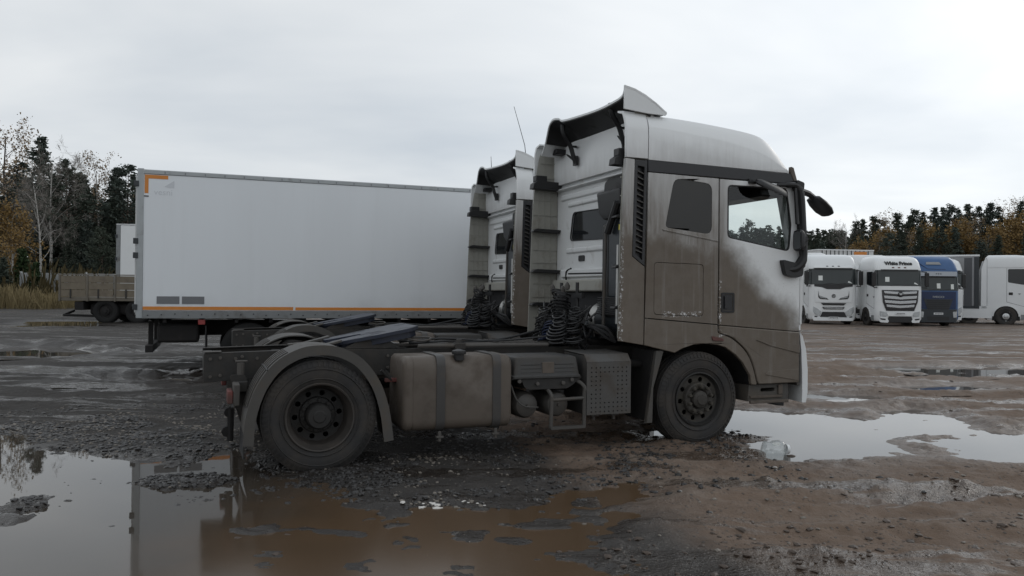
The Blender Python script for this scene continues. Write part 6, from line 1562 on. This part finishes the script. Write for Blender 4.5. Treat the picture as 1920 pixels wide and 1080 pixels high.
CON = {'pine': [(21, 17, 'pine', 'needles_blue'), (22, 17, 'pine', 'needles_dark'), (23, 17, 'pine', 'needles_blue'), (24, 17, 'pine', 'needles_dark')],
       'spruce': [(31, 16, 'spruce', 'needles_dark'), (32, 16, 'spruce', 'needles_dark'), (33, 16, 'spruce', 'needles_blue')],
       'young': [(41, 5, 'young', 'needles_green'), (42, 5, 'young', 'needles_dark')]}
LEAF = {'bare': [(51, 15, 'twigs', 0, 'twigs_grey', 'birch_bark'), (52, 15, 'twigs', 0, 'twigs_grey', 'birch_bark'), (53, 15, 'twigs', 0, 'twigs_grey', 'bark_dark')],
        'tan': [(61, 15, 'tan', 5, 'leaves_tan', 'birch_bark'), (62, 15, 'tan', 4, 'leaves_tan', 'bark_dark')],
        'orange': [(71, 8, 'orange', 7, 'leaves_orange', 'birch_bark'), (72, 8, 'orange', 5, 'leaves_orange', 'birch_bark'), (73, 8, 'orange', 8, 'leaves_orange', 'bark_dark')]}
NAMES = {'pine': 'pine_tree', 'spruce': 'spruce_tree', 'young': 'young_spruce', 'bare': 'birch_tree', 'tan': 'birch_tree', 'orange': 'autumn_tree'}
def tree_at(px, ytop, Yd, kind, label, group, v=None):
    x = (px-960)/1483*Yd; hor = 551+0.0108*(px-960)
    zt = 1.658+(hor-ytop)/1483*Yd; g = gz(x, Yd)
    if kind in CON: p = CON[kind][(rt.randrange(9) if v is None else v) % len(CON[kind])]; ms = con_proto(*p); h0 = p[1]*0.99
    else: p = LEAF[kind][(rt.randrange(9) if v is None else v) % len(LEAF[kind])]; ms = leaf_proto(*p); h0 = p[1]*1.0
    return put_tree(NAMES[kind], label, ms, x, Yd, (zt-g)/h0, rt.uniform(0, 6.28), group)
GL, GR = 'trees of the wood on the left', 'trees of the wood behind the lorries'
D = {'pine': 'dark pine', 'spruce': 'dense spruce', 'bare': 'leafless birch', 'tan': 'rusty brown birch', 'orange': 'small orange tree'}
ORD = 'first second third fourth fifth sixth seventh eighth ninth tenth eleventh twelfth thirteenth fourteenth fifteenth'.split()
def plant_row(rows, where, group, count_from):
    """trees of one stretch, each told apart by kind, row and its place from the left"""
    seen = {}
    for px, yt, Yd, kd in sorted(rows):
        key = (kd, Yd < count_from); k_ = seen[key] = seen.get(key, 0)+1
        dep = 'in front' if Yd < count_from else 'farther back'
        tree_at(px, yt, Yd, kd, '%s, %s, %s of its kind from the left, %s' % (D[kd], dep, ORD[k_-1], where), group)
# left wood: the trees that can be told apart, then those filling in between and behind
tree_at(62, 252, 82, 'spruce', 'tall dark conifer with a narrow pointed top, highest at the left edge', GL, 2)
tree_at(122, 297, 80, 'pine', 'broad dark pine beside the white birch trunk on the left', GL, 1)
tree_at(238, 308, 86, 'pine', 'dark pine rising beside the upper left corner of the white box body', GL, 0)
tree_at(94, 287, 78, 'bare', 'pale leafless birch with a leaning white trunk left of the flatbed', GL, 0)
tree_at(76, 330, 74, 'bare', 'slender white birch trunk next to the leaning birch left of the flatbed', GL, 1)
tree_at(184, 302, 90, 'tan', 'birch with rusty brown crown above the flatbed', GL, 0)
tree_at(6, 232, 86, 'tan', 'tall birch with sparse brown leaves at the left edge of the photo', GL, 1)
tree_at(22, 396, 66, 'orange', 'small tree with bright orange leaves at the left edge of the yard', GL, 0)
tree_at(42, 466, 63, 'young', 'bushy young green spruce at the edge of the dry grass', GL, 0)
tree_at(8, 482, 61, 'young', 'low dark young spruce at the far left edge of the photo', GL, 1)
tree_at(66, 492, 60, 'young', 'smallest young spruce beside the pale fence end', GL, 0)
plant_row([(-60, 260, 88, 'pine'), (-20, 320, 92, 'spruce'), (30, 330, 96, 'pine'), (90, 335, 97, 'spruce'), (150, 325, 95, 'spruce'), (146, 300, 94, 'bare'), (206, 312, 88, 'spruce'), (38, 300, 88, 'pine'), (100, 322, 86, 'spruce'), (160, 330, 86, 'spruce'), (170, 345, 93, 'spruce'), (210, 340, 98, 'spruce'),
           (262, 335, 96, 'pine'),  (115, 380, 84, 'spruce'), (215, 372, 84, 'spruce'), (165, 400, 80, 'spruce'), (258, 395, 84, 'spruce'), (20, 400, 80, 'spruce'), (128, 420, 77, 'spruce'), (192, 425, 77, 'pine'), (236, 430, 77, 'spruce'), (72, 400, 84, 'spruce')], 'left wood', GL, 87)
# right wood
for px, yt, Yd, kd, lb in ((1590, 418, 112, 'bare', 'pale leafless birch between the dark pines above the roof of the first white lorry'), (1602, 411, 112, 'spruce', 'pointed dark spruce beside the pale leafless birch behind the lorries'), (1664, 402, 114, 'tan', 'birch with pale brown crown above the lorry lettered White Prince'),
                          (1632, 432, 104, 'orange', 'small orange tree above the white trailer with the orange plate'), (1588, 456, 100, 'orange', 'smallest orange tree low above the first white lorry'), (1782, 383, 116, 'pine', 'tall spreading pine at the middle of the wood above the grey trailer')):
    tree_at(px, yt, Yd, kd, lb, GR)
right = [(1512, 432, 118, 'pine'), (1530, 428, 116, 'spruce'), (1553, 434, 118, 'spruce'), (1572, 440, 118, 'pine'), (1618, 408, 116, 'spruce'), (1640, 402, 114, 'spruce'), (1650, 410, 118, 'pine'), (1684, 396, 112, 'spruce'), (1700, 402, 116, 'spruce'), (1716, 393, 114, 'pine'), (1735, 398, 116, 'spruce'),
         (1748, 387, 113, 'spruce'), (1766, 388, 118, 'spruce'), (1800, 392, 116, 'spruce'), (1822, 381, 114, 'spruce'), (1838, 386, 116, 'pine'), (1856, 380, 114, 'spruce'), (1874, 388, 116, 'spruce'), (1892, 384, 116, 'tan'), (1908, 378, 114, 'spruce'), (1928, 376, 116, 'tan'), (1950, 380, 116, 'pine'), (1980, 372, 116, 'spruce'),
         (1740, 430, 101, 'orange'), (1776, 426, 102, 'orange'), (1822, 440, 102, 'orange'), (1849, 430, 101, 'orange'), (1888, 414, 103, 'orange'), (1908, 422, 103, 'orange'), (1940, 420, 102, 'orange'),
         (1706, 440, 106, 'tan'), (1650, 446, 104, 'tan'), (1868, 440, 105, 'tan'), (1812, 410, 108, 'tan'),
         (1614, 442, 100, 'spruce'), (1668, 436, 100, 'pine'), (1694, 430, 100, 'spruce'), (1724, 424, 100, 'spruce'), (1758, 430, 99, 'pine'), (1796, 424, 99, 'spruce'), (1836, 448, 98, 'pine'), (1870, 438, 98, 'spruce'), (1926, 430, 98, 'spruce'), (1546, 452, 106, 'spruce'), (1524, 448, 108, 'pine')]
plant_row(right, 'behind the lorries', GR, 110)
plant_row([(1480, 432, 118, 'pine'), (1450, 436, 118, 'spruce'), (1420, 428, 118, 'pine'), (1395, 424, 118, 'spruce'), (1370, 432, 118, 'pine'), (1345, 428, 116, 'pine')], 'seen through the cab window', GR, 110)
# deeper wood that reads as one dark mass
rm = np.random.RandomState(8)
Cs, As, Bs = [], [], []
arrs = [con_proto(*p)[2] for p in CON['pine']+CON['spruce']]
def mass(x0, y0, x1, y1, n, hmin, hmax, keep):
    for i in range(n):
        u = rm.rand(); x = x0+(x1-x0)*u+rm.randn()*2; y = y0+(y1-y0)*u+rm.rand()*26
        C, A, B = arrs[rm.randint(len(arrs))]; s = (hmin+(hmax-hmin)*rm.rand())/16.5; a = rm.rand()*6.28; c_, s_ = math.cos(a), math.sin(a)
        sel = rm.rand(len(C)) < keep
        Rm = np.array([[c_, s_, 0], [-s_, c_, 0], [0, 0, 1]])
        Cs.append((C[sel]@Rm)*s+np.array([x, y, gz(x, y)])); k_ = s*1.5
        As.append((A[sel]@Rm)*k_); Bs.append((B[sel]@Rm)*k_)
mass(-88, 100, -30, 106, 60, 12, 15, 0.35); mass(-30, 112, 35, 122, 50, 8.5, 11.5, 0.3); mass(35, 122, 95, 122, 80, 11, 13.0, 0.35)
mw = quads_mesh('forest', np.concatenate(Cs), np.concatenate(As), np.concatenate(Bs), 'needles_dark')
fo = bpy.data.objects.new('forest', mw); COL.objects.link(fo); tag(fo, 'deep dark conifer wood closing the background behind the single trees', 'wood', kind='stuff')
# undergrowth and dry grass
def undergrowth(name, mat, lab_, cat, boxes, n, h, w):
    r = np.random.RandomState(len(lab_)); C, A, B = [], [], []
    for (x0, x1, y0, y1, hs) in boxes:
        m = int(n*(x1-x0)*(y1-y0)**0.5); x = x0+(x1-x0)*r.rand(m); y = y0+(y1-y0)*r.rand(m); z = gbase(x, y)
        hh = h*hs*(0.4+0.9*r.rand(m))*(0.7+0.8*np.clip(fbm(x*0.5, y*0.5, 3, 4)+0.5, 0, 1)); d = r.randn(m, 2)*0.25
        up = np.stack([d[:, 0]*hh, d[:, 1]*hh, hh], 1); s = np.stack([r.randn(m), r.randn(m), 0*x], 1); s = unit(s)*w*(0.5+r.rand(m))[:, None]
        C.append(np.stack([x, y, z], 1)+up*0.5); A.append(up*0.5); B.append(s)
    m = quads_mesh(name, np.concatenate(C), np.concatenate(A), np.concatenate(B), mat); o = bpy.data.objects.new(name, m); COL.objects.link(o)
    tag(o, lab_, cat, kind='stuff')
undergrowth('dry_grass', 'dry_grass', 'strip of tall dry yellowish grass at the left edge of the yard', 'grass', [(-48, -29, 49, 58, 1.0), (-60, -40, 50, 60, 1.1)], 130, 0.95, 0.022)
undergrowth('undergrowth', 'shrub_mix', 'brown and green undergrowth along the foot of the left wood', 'undergrowth', [(-66, -20, 58, 72, 1.5), (-20, 60, 100, 108, 1.6), (60, 100, 92, 100, 1.6)], 40, 1.3, 0.06)
